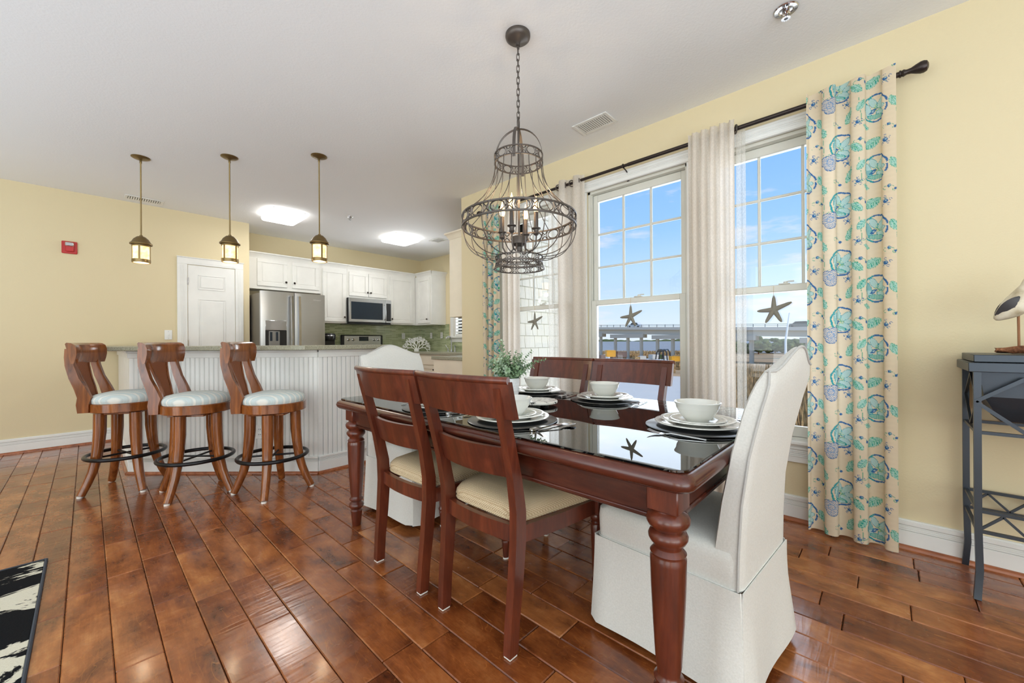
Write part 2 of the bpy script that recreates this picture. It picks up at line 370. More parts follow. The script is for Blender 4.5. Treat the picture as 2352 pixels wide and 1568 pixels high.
def mk_sheer(name, c, alpha):
    M = MT(name); M.n.remove(M.b); v = M.coord((1, 1, 1)); w = M.noise(M.coord((1, 1, .25)), 330, 3)
    col = M.ramp(w, [(.3, tuple(q*.96 for q in c)), (.7, c)])
    d = M.node('ShaderNodeBsdfDiffuse'); t = M.node('ShaderNodeBsdfTranslucent'); M.link(col, d.inputs[0]); M.link(col, t.inputs[0])
    a = M.node('ShaderNodeMixShader', {0: .5}); M.link(d.outputs[0], a.inputs[1]); M.link(t.outputs[0], a.inputs[2])
    tr = M.node('ShaderNodeBsdfTransparent'); b = M.node('ShaderNodeMixShader'); M.link(M.ramp(w, [(.35, (alpha,)*3), (.65, (min(1, alpha+.12),)*3)]), b.inputs[0])
    M.link(tr.outputs[0], b.inputs[1]); M.link(a.outputs[0], b.inputs[2]); M.link(b.outputs[0], M.out.inputs[0]); return M.m
m_sheer = mk_sheer('white_sheer_fabric', (244, 236, 226), .9)
m_sheer2 = mk_sheer('thin_sheer_edge', (240, 236, 228), .45)
m_hedge = MT('distant_foliage'); v = m_hedge.coord(); m_hedge.set(Base_Color=m_hedge.ramp(m_hedge.noise(v, 1.1, 5, .65), [(.3, (46, 62, 36)), (.5, (82, 98, 56)), (.7, (132, 140, 84))]), Roughness=.95); m_hedge = m_hedge.m
M = MT('marsh_ground'); v = M.coord((.05, .012, 1)); M.set(Base_Color=M.ramp(M.noise(v, 3, 6, .6), [(.3, (128, 120, 88)), (.5, (196, 160, 116)), (.62, (214, 178, 132)), (.75, (150, 150, 110))]), Roughness=1.0); m_marsh = M.m
M = MT('grey_sound_water'); v = M.coord((.02, .1, 1)); n = M.noise(v, 3, 5); M.set(Base_Color=M.mix(n, (150, 150, 148), (176, 176, 172)), Roughness=.7, Specular_IOR_Level=.15); M.bump(M.noise(M.coord((.5, 1, 1)), 2, 4), .5, .3); m_water = M.m
m_reed = MT('reed_grass'); v = m_reed.coord(); m_reed.set(Base_Color=m_reed.ramp(m_reed.noise(v, 3, 4), [(.3, (120, 104, 66)), (.6, (198, 160, 110))]), Roughness=1.0); m_reed = m_reed.m
m_asph = plain('yard_gravel', (232, 222, 204), .9)

# ------------------------------------------------------------------ room shell
WX = 2.947; LY = 6.40; KY = 6.93; H = 2.74
def wall_with_hole(g, axis, t0, t1, a0, a1, z0, z1, holes):
    """wall slab: axis 'x' (normal x, spans y) or 'y' (normal y, spans x); holes (a0,a1,z0,z1) sorted"""
    def bx(p, q, r, s):
        if q-p < 1e-4 or s-r < 1e-4: return
        if axis == 'x': g.box(t0, p, r, t1, q, s)
        else: g.box(p, t0, r, q, t1, s)
    cur = a0
    for (p, q, r, s) in holes:
        bx(cur, p, z0, z1); bx(p, q, z0, r); bx(p, q, s, z1); cur = q
    bx(cur, a1, z0, z1)
    return g
WC = (.489, 1.453, 2.417); WO = .42
holes = [(c-WO, c+WO, .47, 2.37) for c in WC]
struct('wall_right', wall_with_hole(G(), 'x', WX, WX+.16, -4.0, 3.36, 0, H, holes).box(WX, 3.36, 0, WX+.16, 3.553, H), m_wall)
struct('wall_left', G().box(-4.5, LY, 0, 1.536, LY+.12, H).box(1.416, LY+.12, 0, 1.536, KY, H), m_wall)
struct('wall_kitchen', G().box(1.416, KY, 0, 4.79, KY+.12, H), m_wall)
struct('wall_kitchen_right', wall_with_hole(G(), 'x', 4.67, 4.79, 3.36, KY, 0, H, [(5.02, 5.86, 1.2, 2.37)]), m_wall)
struct('wall_bay', G().box(WX+.16, 3.36, 0, 4.67, 3.553, H), m_wall)
struct('wall_far_left', wall_with_hole(G(), 'x', -4.62, -4.5, -4.0, LY, 0, H, []), m_wall)
struct('wall_back', wall_with_hole(G(), 'y', -4.12, -4.0, -4.5, WX, 0, H, []), m_wall)
struct('ceiling', G().box(-4.62, -4.12, H, WX+.16, 3.36, H+.12).box(-4.62, 3.36, H, 4.79, KY+.12, H+.12), m_ceil)
floor = struct('floor', G().box(-4.62, -4.12, -.16, WX+.16, 3.36, -.012).box(-4.62, 3.36, -.16, 4.79, KY+.12, -.012), m_sub)

# planks: nearest and largest in the photo are single objects, the rest joined
PW = .1255; X0 = -.452+.01
def plank_geo(g, x, y0, y1, dz):
    g.box(x+.0009, y0+.0013, -.012, x+PW-.0009, y1-.0013, dz, .0034)
rest = G(); singles = []
rp = random.Random(11)
for k in range(-34, 42):
    x = X0+k*PW
    y = -4.0-rp.random()*.8; 
    while y < KY:
        L = rp.choice((.34, .42, .5, .6, .74, .95))*(.9+.2*rp.random())
        y1 = min(y+L, KY)
        ya = max(y, -4.0); dz = rp.uniform(-.0007, .0007); xc = x+PW/2; yc = (ya+y1)/2
        d = Vector((xc, yc, 0)).dot(FW); u = Vector((xc, yc, 0)).dot(RT)/d if d > .2 else 9
        vis = False
        for yy in (ya, yc, y1):
            for xx in (x, x+PW):
                dd = Vector((xx, yy, 0)).dot(FW)
                if dd > .9 and abs(Vector((xx, yy, 0)).dot(RT)/dd) < 1.34 and dd*784/FPX > CH-.02: vis = True
        if x < -4.5 or x+PW > 4.66: y = y1; continue
        hidden = (yc > 6.4 and xc < 1.5) or (xc > WX-.02 and yc < 3.5) or (xc > .35 and yc > 4.75-(xc-.25)*1.09+.1 and xc < 1.5) or (xc > 1.3 and yc > 3.55)
        if xc > WX and yc < 3.4: y = y1; continue
        if vis and not hidden and y1-ya > .03: singles.append((d, x, ya, y1, dz))
        else: plank_geo(rest, x, ya, y1, dz)
        y = y1
singles.sort()
for i, (d, x, ya, y1, dz) in enumerate(singles):
    if i < 300: plank_geo(g_ := G(), x-(x+PW/2), ya-(ya+y1)/2, y1-(ya+y1)/2, dz); o = g_.build('plank', m_floor, floor, smooth=0, fix=False); o.location = (x+PW/2, (ya+y1)/2, 0)
    else: plank_geo(rest, x, ya, y1, dz)
tag(rest.build('plank_field', m_floor, floor, smooth=0, fix=False), kind='stuff')

def baseboard(name, axis, t, a0, a1, sgn, wood=True):
    """t wall plane, sgn direction into the room"""
    g = G()
    def bx(h0, h1, dep):
        if axis == 'x': g.box(t, a0, h0, t+sgn*dep, a1, h1, .001)
        else: g.box(a0, t, h0, a1, t+sgn*dep, h1, .001)
    bx(0, .092, .016)
    for q in range(3): bx(.0935+q*.0095, .1005+q*.0095, .0145)
    bx(.094, .12, .011); bx(.1222, .143, .017); bx(.140, .150, .012)
    b = struct(name, g, m_white)
    if wood:
        g = G(); n = 6; prof = [(0, 0)]+[(.019*cos(i*pi/2/n), .019*sin(i*pi/2/n)) for i in range(n+1)]
        off = .0165
        def P(a, u, w): return (t+sgn*(off+u), a, w) if axis == 'x' else (a, t+sgn*(off+u), w)
        g.loft([[P(a, u, w) for u, w in prof] for a in (a0, a1)]); g.build('shoe_moulding', m_shoe, b)
    return b
baseboard('baseboard_right', 'x', WX, -4.0, 3.553, -1)
baseboard('baseboard_left', 'y', LY, -4.5, .846, -1)

# window units, casings, stool and apron
def window(n, c):
    g = G(); a, b = c-WO, c+WO; x0, x1 = WX+.012, WX+.14
    for (p, q) in ((a, a+.024), (b-.024, b)): g.box(x0, p, .47, x1, q, 2.37, .002)
    g.box(x0, a, 2.345, x1, b, 2.37, .002); g.box(x0, a, .47, x1, b, .50, .002)
    for (p, q) in ((a+.024, a+.03), (b-.03, b-.024)): g.box(x0+.02, p, .5, x0+.03, q, 2.345)
    w = struct('window_%d' % n, g, m_vinyl)
    # lower sash (inner) and upper sash (outer)
    ya, yb = c-.394, c+.394
    for nm, xa, xb, z0, z1, gb, gt in (('sash_upper', WX+.055, WX+.087, 1.395, 2.343, 1.44, 2.285), ('sash_lower', WX+.018, WX+.052, .502, 1.438, .565, 1.395)):
        g = G(); g.box(xa, ya, z0, xb, c-.35, z1, .003).box(xa, c+.35, z0, xb, yb, z1, .003)
        g.box(xa, c-.35, z0, xb, c+.35, gb, .003).box(xa, c-.35, gt, xb, c+.35, z1, .003)
        s = g.build(nm, m_vinyl, w)
        xm = (xa+xb)/2
        if nm == 'sash_upper':
            for k in (1, 2):
                yy = c-.35+k*.7/3; G().box(xm-.010, yy-.008, gb, xm+.010, yy+.008, gt, .003).build('muntin', m_vinyl, s)
                zz = gb+k*(gt-gb)/3; G().box(xm-.0095, c-.35, zz-.008, xm+.0095, c+.35, zz+.008, .003).build('muntin', m_vinyl, s)
            for i in range(3):
                for j in range(3):
                    G().box(xm-.002, c-.35+i*.7/3+.0078, gb+j*(gt-gb)/3+.0078, xm+.002, c-.35+(i+1)*.7/3-.0078, gb+(j+1)*(gt-gb)/3-.0078).build('pane', m_glass, s, smooth=0)
        else:
            G().box(xm-.002, c-.349, gb+.001, xm+.002, c+.349, gt-.001).build('pane', m_glass, s, smooth=0)
            g = G(); g.box(xa-.004, c-.055, 1.438, xb-.004, c+.005, 1.446, .003); g.lathe([(.012, 1.446), (.012, 1.456), (.006, 1.459)], 14, (xm, c-.03)); g.tube([(xm, c-.03, 1.455), (xm-.004, c-.05, 1.457), (xm-.01, c-.075, 1.455)], .004, 6)
            g.build('sash_lock', m_vinyl, s)
for i, c in enumerate(WC): window(i+1, c)
g = G(); A0, A1 = WC[0]-WO, WC[2]+WO
def casing(g, y0, y1, z0, z1, vert):
    g.box(WX-.004, y0, z0, WX-.02, y1, z1, .003)
    if vert:
        w = y1-y0
        for k in (-1, 0, 1): g.box(WX-.02, (y0+y1)/2+k*.018-.006, z0, WX-.0235, (y0+y1)/2+k*.018+.006, z1, .002)
    else:
        g.box(WX-.02, y0, z0, WX-.03, y1, z0+.012, .003); g.box(WX-.02, y0, z1-.016, WX-.028, y1, z1, .003)
        for k in range(3): g.box(WX-.02, y0, z0+.028+k*.011, WX-.0245, y1, z0+.036+k*.011, .002)
casing(g, A0-.085, A1+.085, 2.362, 2.448, False)
struct('trim_1', g, m_white)
for i, (y0, y1) in enumerate(((A0-.085, A0+.004), (WC[0]+WO-.004, WC[1]-WO+.004), (WC[1]+WO-.004, WC[2]-WO+.004), (A1-.004, A1+.085))):
    g = G(); casing(g, y0, y1, .492, 2.362, True); struct('trim_%d' % (i+2), g, m_white)
g = G().box(WX+.03, A0-.1, .462, WX-.05, A1+.1, .49, .008); g.box(WX, A0-.085, .452, WX-.03, A1+.085, .463, .003)
struct('trim_6', g, m_white)
g = G().box(WX, A0-.085, .352, WX-.016, A1+.085, .452, .003)
for k in range(4): g.box(WX-.016, A0-.085, .388+k*.010, WX-.0195, A1+.085, .395+k*.010, .002)
g.box(WX-.016, A0-.085, .432, WX-.026, A1+.085, .452, .004); struct('trim_7', g, m_white)

# panelled pantry door in the left wall
dr = tag(G().box(.871, LY-.008, .01, 1.366, LY+.03, 2.083, .002).build('door_1', m_white), kind='structure')
for (z0, z1) in ((1.778, 1.967), (1.02, 1.66), (.22, .90)):
    g = G(); y = LY-.008
    for (xa, za, xb, zb) in ((.972, z0, 1.262, z0+.012), (.972, z1-.012, 1.262, z1), (.972, z0+.012, .984, z1-.012), (1.25, z0+.012, 1.262, z1-.012)):
        g.box(xa, y, za, xb, y-.006, zb, .003)
    g.box(.998, y, z0+.026, 1.236, y-.007, z1-.026, .006); g.build('panel', m_white, dr)
for z in (1.83, 1.05, .25):
    G().box(.862, LY-.012, z, .874, LY-.022, z+.09, .002).build('hinge', m_chrome, dr)
g = G(); y = LY
for (xa, za, xb, zb) in ((.765, 0, .866, 2.088), (1.37, 0, 1.462, 2.088), (.765, 2.088, 1.462, 2.176)):
    g.box(xa, y, za, xb, y-.018, zb, .003)
for k in range(3):
    g.box(1.395+k*.017, y-.018, .1, 1.403+k*.017, y-.022, 2.07, .001); g.box(.797+k*.017, y-.018, .1, .805+k*.017, y-.022, 2.07, .001)
g.box(.866, y-.018, 2.11, 1.37, y-.021, 2.118); g.box(.760, y-.018, 2.168, 1.467, y-.028, 2.18, .003)
struct('trim_8', g, m_white)

# shingled outside face of the kitchen bay, seen through the first window
bay = tag(G().box(WX+.17, 3.335, -1.2, 4.79, 3.359, 3.0).build('wall_bay_outside', m_shingle), kind='structure')
rs = random.Random(5); row = .155; zz = -1.0; ri = 0
while zz < 2.95:
    x = WX+.17; x += 0
    while x < 4.79:
        w = rs.choice((.09, .12, .15, .19, .14)); x1 = min(x+w, 4.79)
        if x1-x > .02:
            g = G(); xx0, xx1 = x+.004, x1-.004
            y0, yt = 3.318, 3.331
            g.add([(xx0, 3.337, zz), (xx1, 3.337, zz), (xx1, 3.337, zz+row), (xx0, 3.337, zz+row), (xx0, y0, zz), (xx1, y0, zz), (xx1, yt, zz+row), (xx0, yt, zz+row)],
                  [(0, 1, 2, 3), (4, 7, 6, 5), (0, 4, 5, 1), (1, 5, 6, 2), (2, 6, 7, 3), (3, 7, 4, 0)])
            if .3 < zz < 2.6 and x < 4.4: g.build('shingle', m_shingle, bay, smooth=0, fix=False)
            else: CH_.setdefault('sh', G()).add(g.v, g.f)
        x = x1
    zz += row; ri += 1
tag(CH_['sh'].build('shingle_field', m_shingle, bay, smooth=0, fix=False), kind='stuff')

# ------------------------------------------------------------------ wall and ceiling fittings
t = thing('fire_alarm_strobe', 'red fire alarm strobe plate on the yellow left wall', 'alarm', (-.124, LY, 2.13))
G().box(-.057, -.004, -.066, .057, -.016, .066, .012).build('back_plate', m_red, t)
G().box(-.03, -.016, -.045, .034, -.034, .05, .006).build('horn_body', m_red, t)
G().box(-.032, -.02, .012, .032, -.046, .052, .006).build('strobe_lens', m_chrome, t)
def wallplate(name, label, cat, loc, rz, kind, group=None):
    t = thing(name, label, cat, loc, rz, group)
    G().box(-.036, -.001, -.058, .036, -.007, .058, .002).build('plate', m_white, t)
    if kind == 'switch':
        G().box(-.006, -.007, -.012, .006, -.018, .012, .003).build('toggle', m_white, t)
    else:
        for z in (-.022, .022):
            s = G().box(-.016, -.007, z-.015, .016, -.0095, z+.015, .002).build('socket', m_white, t)
            G().box(-.008, -.0095, z-.005, -.005, -.0105, z+.006).box(.005, -.0095, z-.005, .008, -.0105, z+.006).build('slot', m_black, s)
    for z in ((-.04, .04) if kind == 'switch' else (0,)):
        G().lathe([(.003, 0), (.003, .001), (0, .0015)], 8).build('screw', m_chrome, t).matrix_local = Matrix.Translation((0, -.007, z)) @ Matrix.Rotation(pi/2, 4, 'X')
    return t
wallplate('light_switch', 'white light switch on yellow wall just left of pantry door', 'switch', (.681, LY, 1.2), 0, 'switch')
wallplate('wall_outlet', 'white outlet on the green tile to the left of white coral', 'outlet', (4.246, KY-.022, 1.212), 0, 'outlet')
wallplate('wall_outlet', 'white outlet on green tile right of the coral, nearer tiled corner', 'outlet', (4.648, 6.544, 1.22), -pi/2, 'outlet')
wallplate('wall_outlet', 'white outlet on green tile beside kitchen window sill', 'outlet', (4.648, 6.206, 1.22), -pi/2, 'outlet')
def vent(label, x0, y0, x1, y1, along, n, tilt=-.12):
    cx, cy = (x0+x1)/2, (y0+y1)/2; t = thing('ceiling_vent', label, 'vent', (cx, cy, H))
    a, b = (x1-x0)/2, (y1-y0)/2; g = G(); w = .028
    for (p, q, r, s) in ((-a, -b, a, -b+w), (-a, b-w, a, b), (-a, -b+w, -a+w, b-w), (a-w, -b+w, a, b-w)): g.box(p, q, -.001, r, s, -.008, .003)
    g.build('frame', m_white, t)
    G().box(-a+w, -b+w, -.0005, a-w, b-w, -.0015).build('duct', plain('duct_dark', (70, 70, 70), .9) if 'dk' not in CH_ else CH_['dk'], t)
    L = (2*(b if along == 'y' else a)-2*w)
    for k in range(n):
        q = -L/2+(k+.5)*L/n; g = G(); h = .0066
        if along == 'y': g.at((0, q, -.007), rx=-tilt).box(-a+w, -h, -.0008, a-w, h, .0008)
        else: g.at((q, 0, -.010), ry=-tilt).box(-h, -b+w, -.0008, h, b-w, .0008)
        g.build('slat', m_white, t, smooth=0)
vent('white slatted ceiling vent beside the chandelier', 2.55, 1.461, 2.727, 1.758, 'y', 14)
vent('narrow white ceiling vent above the left pendant lamp', .311-.02, 6.09, .62, 6.26, 'x', 14)
vent('small ceiling vent beyond the kitchen cabinets', 3.80, 5.15, 4.0, 5.42, 'y', 12)
def sprinkler(label, x, y, r=.052):
    t = thing('sprinkler', label, 'sprinkler', (x, y, H))
    G().lathe([(r, 0), (r, -.003), (r*.93, -.007), (r*.62, -.008), (r*.55, -.003), (r*.3, -.002)], 28, cap=False).build('escutcheon', m_chrome, t)
    g = G().lathe([(.016, -.002), (.016, -.016), (.010, -.020), (.006, -.024)], 14)
    g.tube([(.016, 0, -.012), (.018, 0, -.03), (.004, 0, -.044)], .0026, 6); g.tube([(-.016, 0, -.012), (-.018, 0, -.03), (-.004, 0, -.044)], .0026, 6)
    g.build('frame', m_chrome, t)
    G().tube([(0, 0, -.02), (0, 0, -.042)], .0028, 8).build('bulb', m_knob, t)
    g = G()
    for k in range(12):
        a = 2*pi*k/12; g.at((0, 0, -.046), a).box(.003, -.0032, -.0008, .020, .0032, .0008)
    g.build('deflector', m_chrome, t)
sprinkler('chrome ceiling sprinkler near the curtain rod finial', 2.392, .36)
sprinkler('small ceiling sprinkler between the two kitchen ceiling lights', 2.366, 5.12, .04)
def ceil_light(label, x0, y0, x1, y1):
    cx, cy = (x0+x1)/2, (y0+y1)/2; a, b = (x1-x0)/2, (y1-y0)/2
    t = thing('ceiling_light', label, 'ceiling light', (cx, cy, H), 0, 'square kitchen ceiling lights')
    G().box(-a+.01, -b+.01, 0, a-.01, b-.01, -.02, .004).build('base', m_white, t)
    def rr(s, z, r=.05):
        return [(sx_*(a-r)*s+r*s*cos(q), sy_*(b-r)*s+r*s*sin(q), z) for (sx_, sy_, q0) in ((1, 1, 0), (-1, 1, pi/2), (-1, -1, pi), (1, -1, 3*pi/2)) for q in [q0+i*pi/10 for i in range(6)]]
    G().loft([rr(1, -.018), rr(1, -.045), rr(.985, -.062), rr(.95, -.07)]).build('diffuser', m_kdiff, t)
    light('kitchen_glow', 'AREA', (cx, cy, H-.085), 6, (1, .97, .92), 2*a, 2*b)
ceil_light('glowing square ceiling light over the refrigerator side of kitchen', 1.53, 5.37, 1.92, 5.86)
ceil_light('glowing square ceiling light over the range side of kitchen', 3.16, 5.33, 3.60, 5.80)

# ------------------------------------------------------------------ lamps
def pendant():
    t = thing('pendant_lamp', '', 'pendant lamp', (0, 0, H), 0, 'brass pendant lanterns over the bar')
    G().lathe([(.066, 0), (.066, -.004), (.058, -.009), (.050, -.013), (.022, -.017), (.009, -.024)], 32).build('canopy', m_brass, t)
    g = G().lathe([(.0055, -.02), (.0085, -.024), (.0085, -.05), (.0055, -.055), (.0055, -.70)], 12); g.lathe([(.0055, -.685), (.012, -.69), (.012, -.705), (.0055, -.71)], 14)
    g.build('stem', m_brass, t)
    G().lathe([(.008, -.695), (.03, -.703), (.052, -.725), (.066, -.752), (.077, -.762), (.078, -.772), (.072, -.774), (.064, -.765)], 36, cap=False).build('cap', m_brass, t)
    G().lathe([(.061, -.76), (.0635, -.765), (.0635, -.79), (.0605, -.79)], 36, cap=False).build('collar', m_brass, t)
    G().lathe([(.0565, -.78), (.0565, -.908)], 36, cap=False).build('glass_shade', m_lampglass, t)
    for k in range(4):
        a = pi/4+k*pi/2+.5; G().at((0, 0, 0), a).box(.0575, -.0065, -.91, .0625, .0065, -.78, .001).build('strap', m_brass, t)
    G().lathe([(.0605, -.903), (.0645, -.903), (.0650, -.925), (.062, -.932), (.054, -.932), (.054, -.926), (.0605, -.920)], 36, cap=False).build('bottom_ring', m_brass, t)
    G().lathe([(.002, -.93), (.053, -.929)], 30, cap=False).build('bottom_glass', m_lampglass, t)
    G().lathe([(.002, -.885), (.018, -.875), (.024, -.85), (.02, -.825), (.012, -.80), (.012, -.775)], 16).build('bulb', m_bulb, t)
    return t
p0 = pendant(); P_ = [((.332, 4.805), 'leftmost brass pendant lantern, over the far end of bar'), ((.87, 4.234), 'middle brass pendant lantern over the bar'), ((1.41, 3.65), 'rightmost brass pendant lantern, in front of kitchen cabinets')]
for i, ((x, y), lab) in enumerate(P_):
    if i == 0: put(p0, (x, y, H)); p0['label'] = lab
    else: dup(p0, (x, y, H), .9*i, lab)
    light('pendant_glow', 'POINT', (x, y, H-.965), 2.2, (1, .8, .55), radius=.03)

def chandelier(x, y):
    t = thing('chandelier', 'birdcage style grey metal chandelier with four lit candle bulbs over dining table', 'chandelier', (x, y, 0))
    m = m_iron
    G().lathe([(.066, H), (.067, H-.012), (.064, H-.022), (.05, H-.034), (.02, H-.042), (.012, H-.05), (.012, H-.062)], 40).build('canopy', m, t)
    G().tube([(.009*cos(a), 0, H-.07+.009*sin(a)) for a in [2*pi*k/14 for k in range(14)]], .0022, 6, True).build('canopy_loop', m, t)
    z = H-.075; n = 12; step = (z-2.29)/n
    for k in range(n):
        zc = z-step*(k+.5); g = G(); L = step*.66; wv = .0075
        pts = [(wv*cos(a), 0, (L-wv)*(1 if sin(a) >= 0 else -1)+wv*sin(a)) for a in [2*pi*q/16 for q in range(16)]]
        g.at((0, 0, zc), (k % 2)*pi/2+.4).tube(pts, .0021, 6, True); g.build('chain_link', m, t)
    G().at((0, 0, 2.262), .4).tube([(.013*cos(a), 0, .034*sin(a)) for a in [2*pi*q/20 for q in range(20)]], .0042, 8, True).build('hanging_ring', m, t)
    # crown straps
    rt = .127; zt = 2.08
    for k in range(4):
        g = G(); pts = []
        for q in range(13):
            a = pi/2*q/12; pts.append((rt*sin(a), 0, zt+(2.232-zt)*cos(a)))
        g.at((0, 0, 0), k*pi/2+.55).tube(pts+[(rt, 0, zt-.05)], 1, sec=[(-.008, -.0012), (.008, -.0012), (.008, .0012), (-.008, .0012)]); g.build('crown_strap', m, t)
    def band(r0, z0, r1, z1, n, name, fr=.0028, fl=.0019):
        b = G()
        for (r, zz) in ((r0, z0), (r1, z1)):
            b.tube([(r*cos(a), r*sin(a), zz) for a in [2*pi*q/56 for q in range(56)]], 1, closed=True, sec=[(-fr*1.1, -fr), (fr*1.1, -fr), (fr*1.1, fr), (-fr*1.1, fr)])
        bo = b.build(name, m, t); g = G()
        zc = (z0+z1)/2; rc = (r0+r1)/2; hz = abs(z0-z1)/2; da = 2*pi/n
        def S(a, f): # point on band
            zz = zc+f*hz; rr = r0+(r1-r0)*((zz-z0)/(z1-z0)); return (rr*cos(a), rr*sin(a), zz)
        for k in range(n):
            a0 = k*da
            g.tube([S(a0+da*.31*cos(q), .92*sin(q)) for q in [2*pi*i/14 for i in range(14)]], fl, 4, True)
            am = a0+da/2
            g.tube([S(am-da*.17, .95), S(am, .15), S(am+da*.17, .95)], fl, 4); g.tube([S(am-da*.17, -.95), S(am, -.15), S(am+da*.17, -.95)], fl, 4)
            g.tube([S(am-da*.17, -.95), S(am-da*.09, 0), S(am-da*.17, .95)], fl, 4); g.tube([S(am+da*.17, -.95), S(am+da*.09, 0), S(am+da*.17, .95)], fl, 4)
        tag(g.build('lattice', m, bo), kind='stuff')
    band(.128, 2.088, .128, 2.046, 10, 'top_band', .003, .0024)
    RB = .302
    band(RB, 1.756, RB, 1.702, 16, 'wide_band', .004, .0036)
    band(.126, 1.545, .124, 1.516, 10, 'lower_band', .0028, .0022); band(.124, 1.512, .133, 1.482, 10, 'bottom_band', .0032, .0022)
    nw = 18
    for k in range(nw):
        a = 2*pi*(k+.3)/nw; g = G(); pts = []
        for q in range(13):
            s = q/12; zz = 2.046+(1.756-2.046)*s; r = .128+(RB-.128)*(s**2.3); pts.append((r*cos(a), r*sin(a), zz))
        g.tube(pts, .0022, 6); g.build('upper_wire', m, t)
        g = G(); pts = []
        for q in range(13):
            s = q/12; b = s*pi/2; r = .126+(RB-.126)*cos(b)**.75 if s < 1 else .126; zz = 1.702+(1.545-1.702)*sin(b)**.95; pts.append((r*cos(a), r*sin(a), zz))
        g.tube(pts, .0024, 6); g.build('lower_wire', m, t)
    G().tube([(0, 0, 2.23), (0, 0, 1.620)], .0055, 10).build('centre_rod', m, t)
    G().lathe([(.006, 1.660), (.036, 1.655), (.038, 1.650), (.038, 1.615), (.03, 1.610), (.012, 1.600), (.012, 1.578), (.004, 1.570)], 28).build('hub', m, t)
    for k in range(4):
        a = k*pi/2+.35; R = .098
        ar = G().at((0, 0, 0), a).tube([(.03, 0, 1.620), (.035, 0, 1.590), (.055, 0, 1.572), (.08, 0, 1.578), (.095, 0, 1.605), (R, 0, 1.645), (R, 0, 1.660)], .0045, 8).build('arm', m, t)
        cx, cy = R*cos(a), R*sin(a)
        G().lathe([(.006, 1.650), (.016, 1.660), (.012, 1.672), (.014, 1.682), (.024, 1.687), (.024, 1.690), (.012, 1.691)], 18, (cx, cy)).build('candle_cup', m, ar)
        G().lathe([(.0115, 1.690), (.0115, 1.772), (.010, 1.775)], 16, (cx, cy)).build('candle_sleeve', m_iron, ar)
        G().lathe([(.008, 1.775), (.013, 1.785), (.0155, 1.800), (.013, 1.818), (.007, 1.836), (.002, 1.852), (.0005, 1.860)], 16, (cx, cy)).build('bulb', m_bulbglass, ar)
    for k in range(4):
        a = k*pi/2+.35; light('candle_glow', 'POINT', (x+.098*cos(a), y+.098*sin(a), 1.875), .9, (1, .74, .45), radius=.012)
    return t
chandelier(1.59, 1.437)
# ------------------------------------------------------------------ bar
A = Vector((.245, 4.665)); B = Vector((1.329, 3.486)); ang = atan2(B.y-A.y, B.x-A.x); LBAR = (B-A).length
bar_ = thing('breakfast_bar', 'white beadboard breakfast bar with angled front behind the stools', 'bar', (A.x, A.y, 0))
# body behind the face: front leg, right leg and the far left leg
n45 = Vector((-(B-A).y, (B-A).x)).normalized()*-1
if n45.dot(Vector((0, -1))) < 0: n45 = -n45      # towards the stools
def off(p, q, d): # inner offset point helper
    return p-q*d
XR = 1.845
pts = [(A.x, A.y), (B.x, B.y), (XR, B.y), (XR, B.y+.13), (B.x+.06, B.y+.13), (A.x+.13, A.y+.06), (A.x+.13, 6.38), (A.x, 6.38)]
ins = .014
cen = [(A.x+ins, A.y+ins*.4), (B.x+ins*.4, B.y+ins), (XR-ins*0, B.y+ins), (XR, B.y+.13), (B.x+.06, B.y+.13), (A.x+.13, A.y+.06), (A.x+.13, 6.38), (A.x+ins, 6.38)]
o = G().prism([(x-A.x, y-A.y) for x, y in cen], .0, 1.03).build('knee_wall', m_white, bar_, smooth=0)
def run(p, q, nb, side):
    d = (q-p); L = d.length; d = d/L; a = atan2(d.y, d.x); M_ = ((p.x-A.x), (p.y-A.y), 0)
    w = L/nb
    for k in range(nb):
        g = G().at(M_, a); x = k*w
        g.box(x+.0016, -.001, .14, x+w*.80, .014, .978, .0016); g.box(x+w*.80+.0005, -.0005, .14, x+w-.0016, .014, .978, .003)
        g.build('bead_board', m_white, bar_, smooth=0)
    e0, e1 = (.0, .0)
    g = G().at(M_, a); g.box(-e0, -.014, 0, L+e1, .012, .098, .002); 
    for z in (.099, .108, .117): g.box(-e0, -.0125, z, L+e1, .012, z+.007, .002)
    g.box(-e0, -.016, .126, L+e1, .012, .142, .003); g.build('base_trim', m_white, bar_)
    g = G().at(M_, a); g.box(-e0, -.014, .972, L+e1, .012, 1.03, .002); g.box(-e0, -.022, 1.012, L+e1, .012, 1.034, .005); g.build('frieze', m_white, bar_)
    g = G().at(M_, a); nn = 6; g.loft([[(x, -.0145-.018*cos(i*pi/2/nn), .018*sin(i*pi/2/nn)) for i in range(nn+1)]+[(x, -.0145, 0)] for x in (-.006, L+.006)]); g.build('shoe_moulding', m_shoe, bar_)
run(A, B, 40, 0); run(B, Vector((XR, B.y)), 13, 0)
run(Vector((A.x, 6.38)), A, 8, 0)
ov = .18
qa = A+n45*ov; 
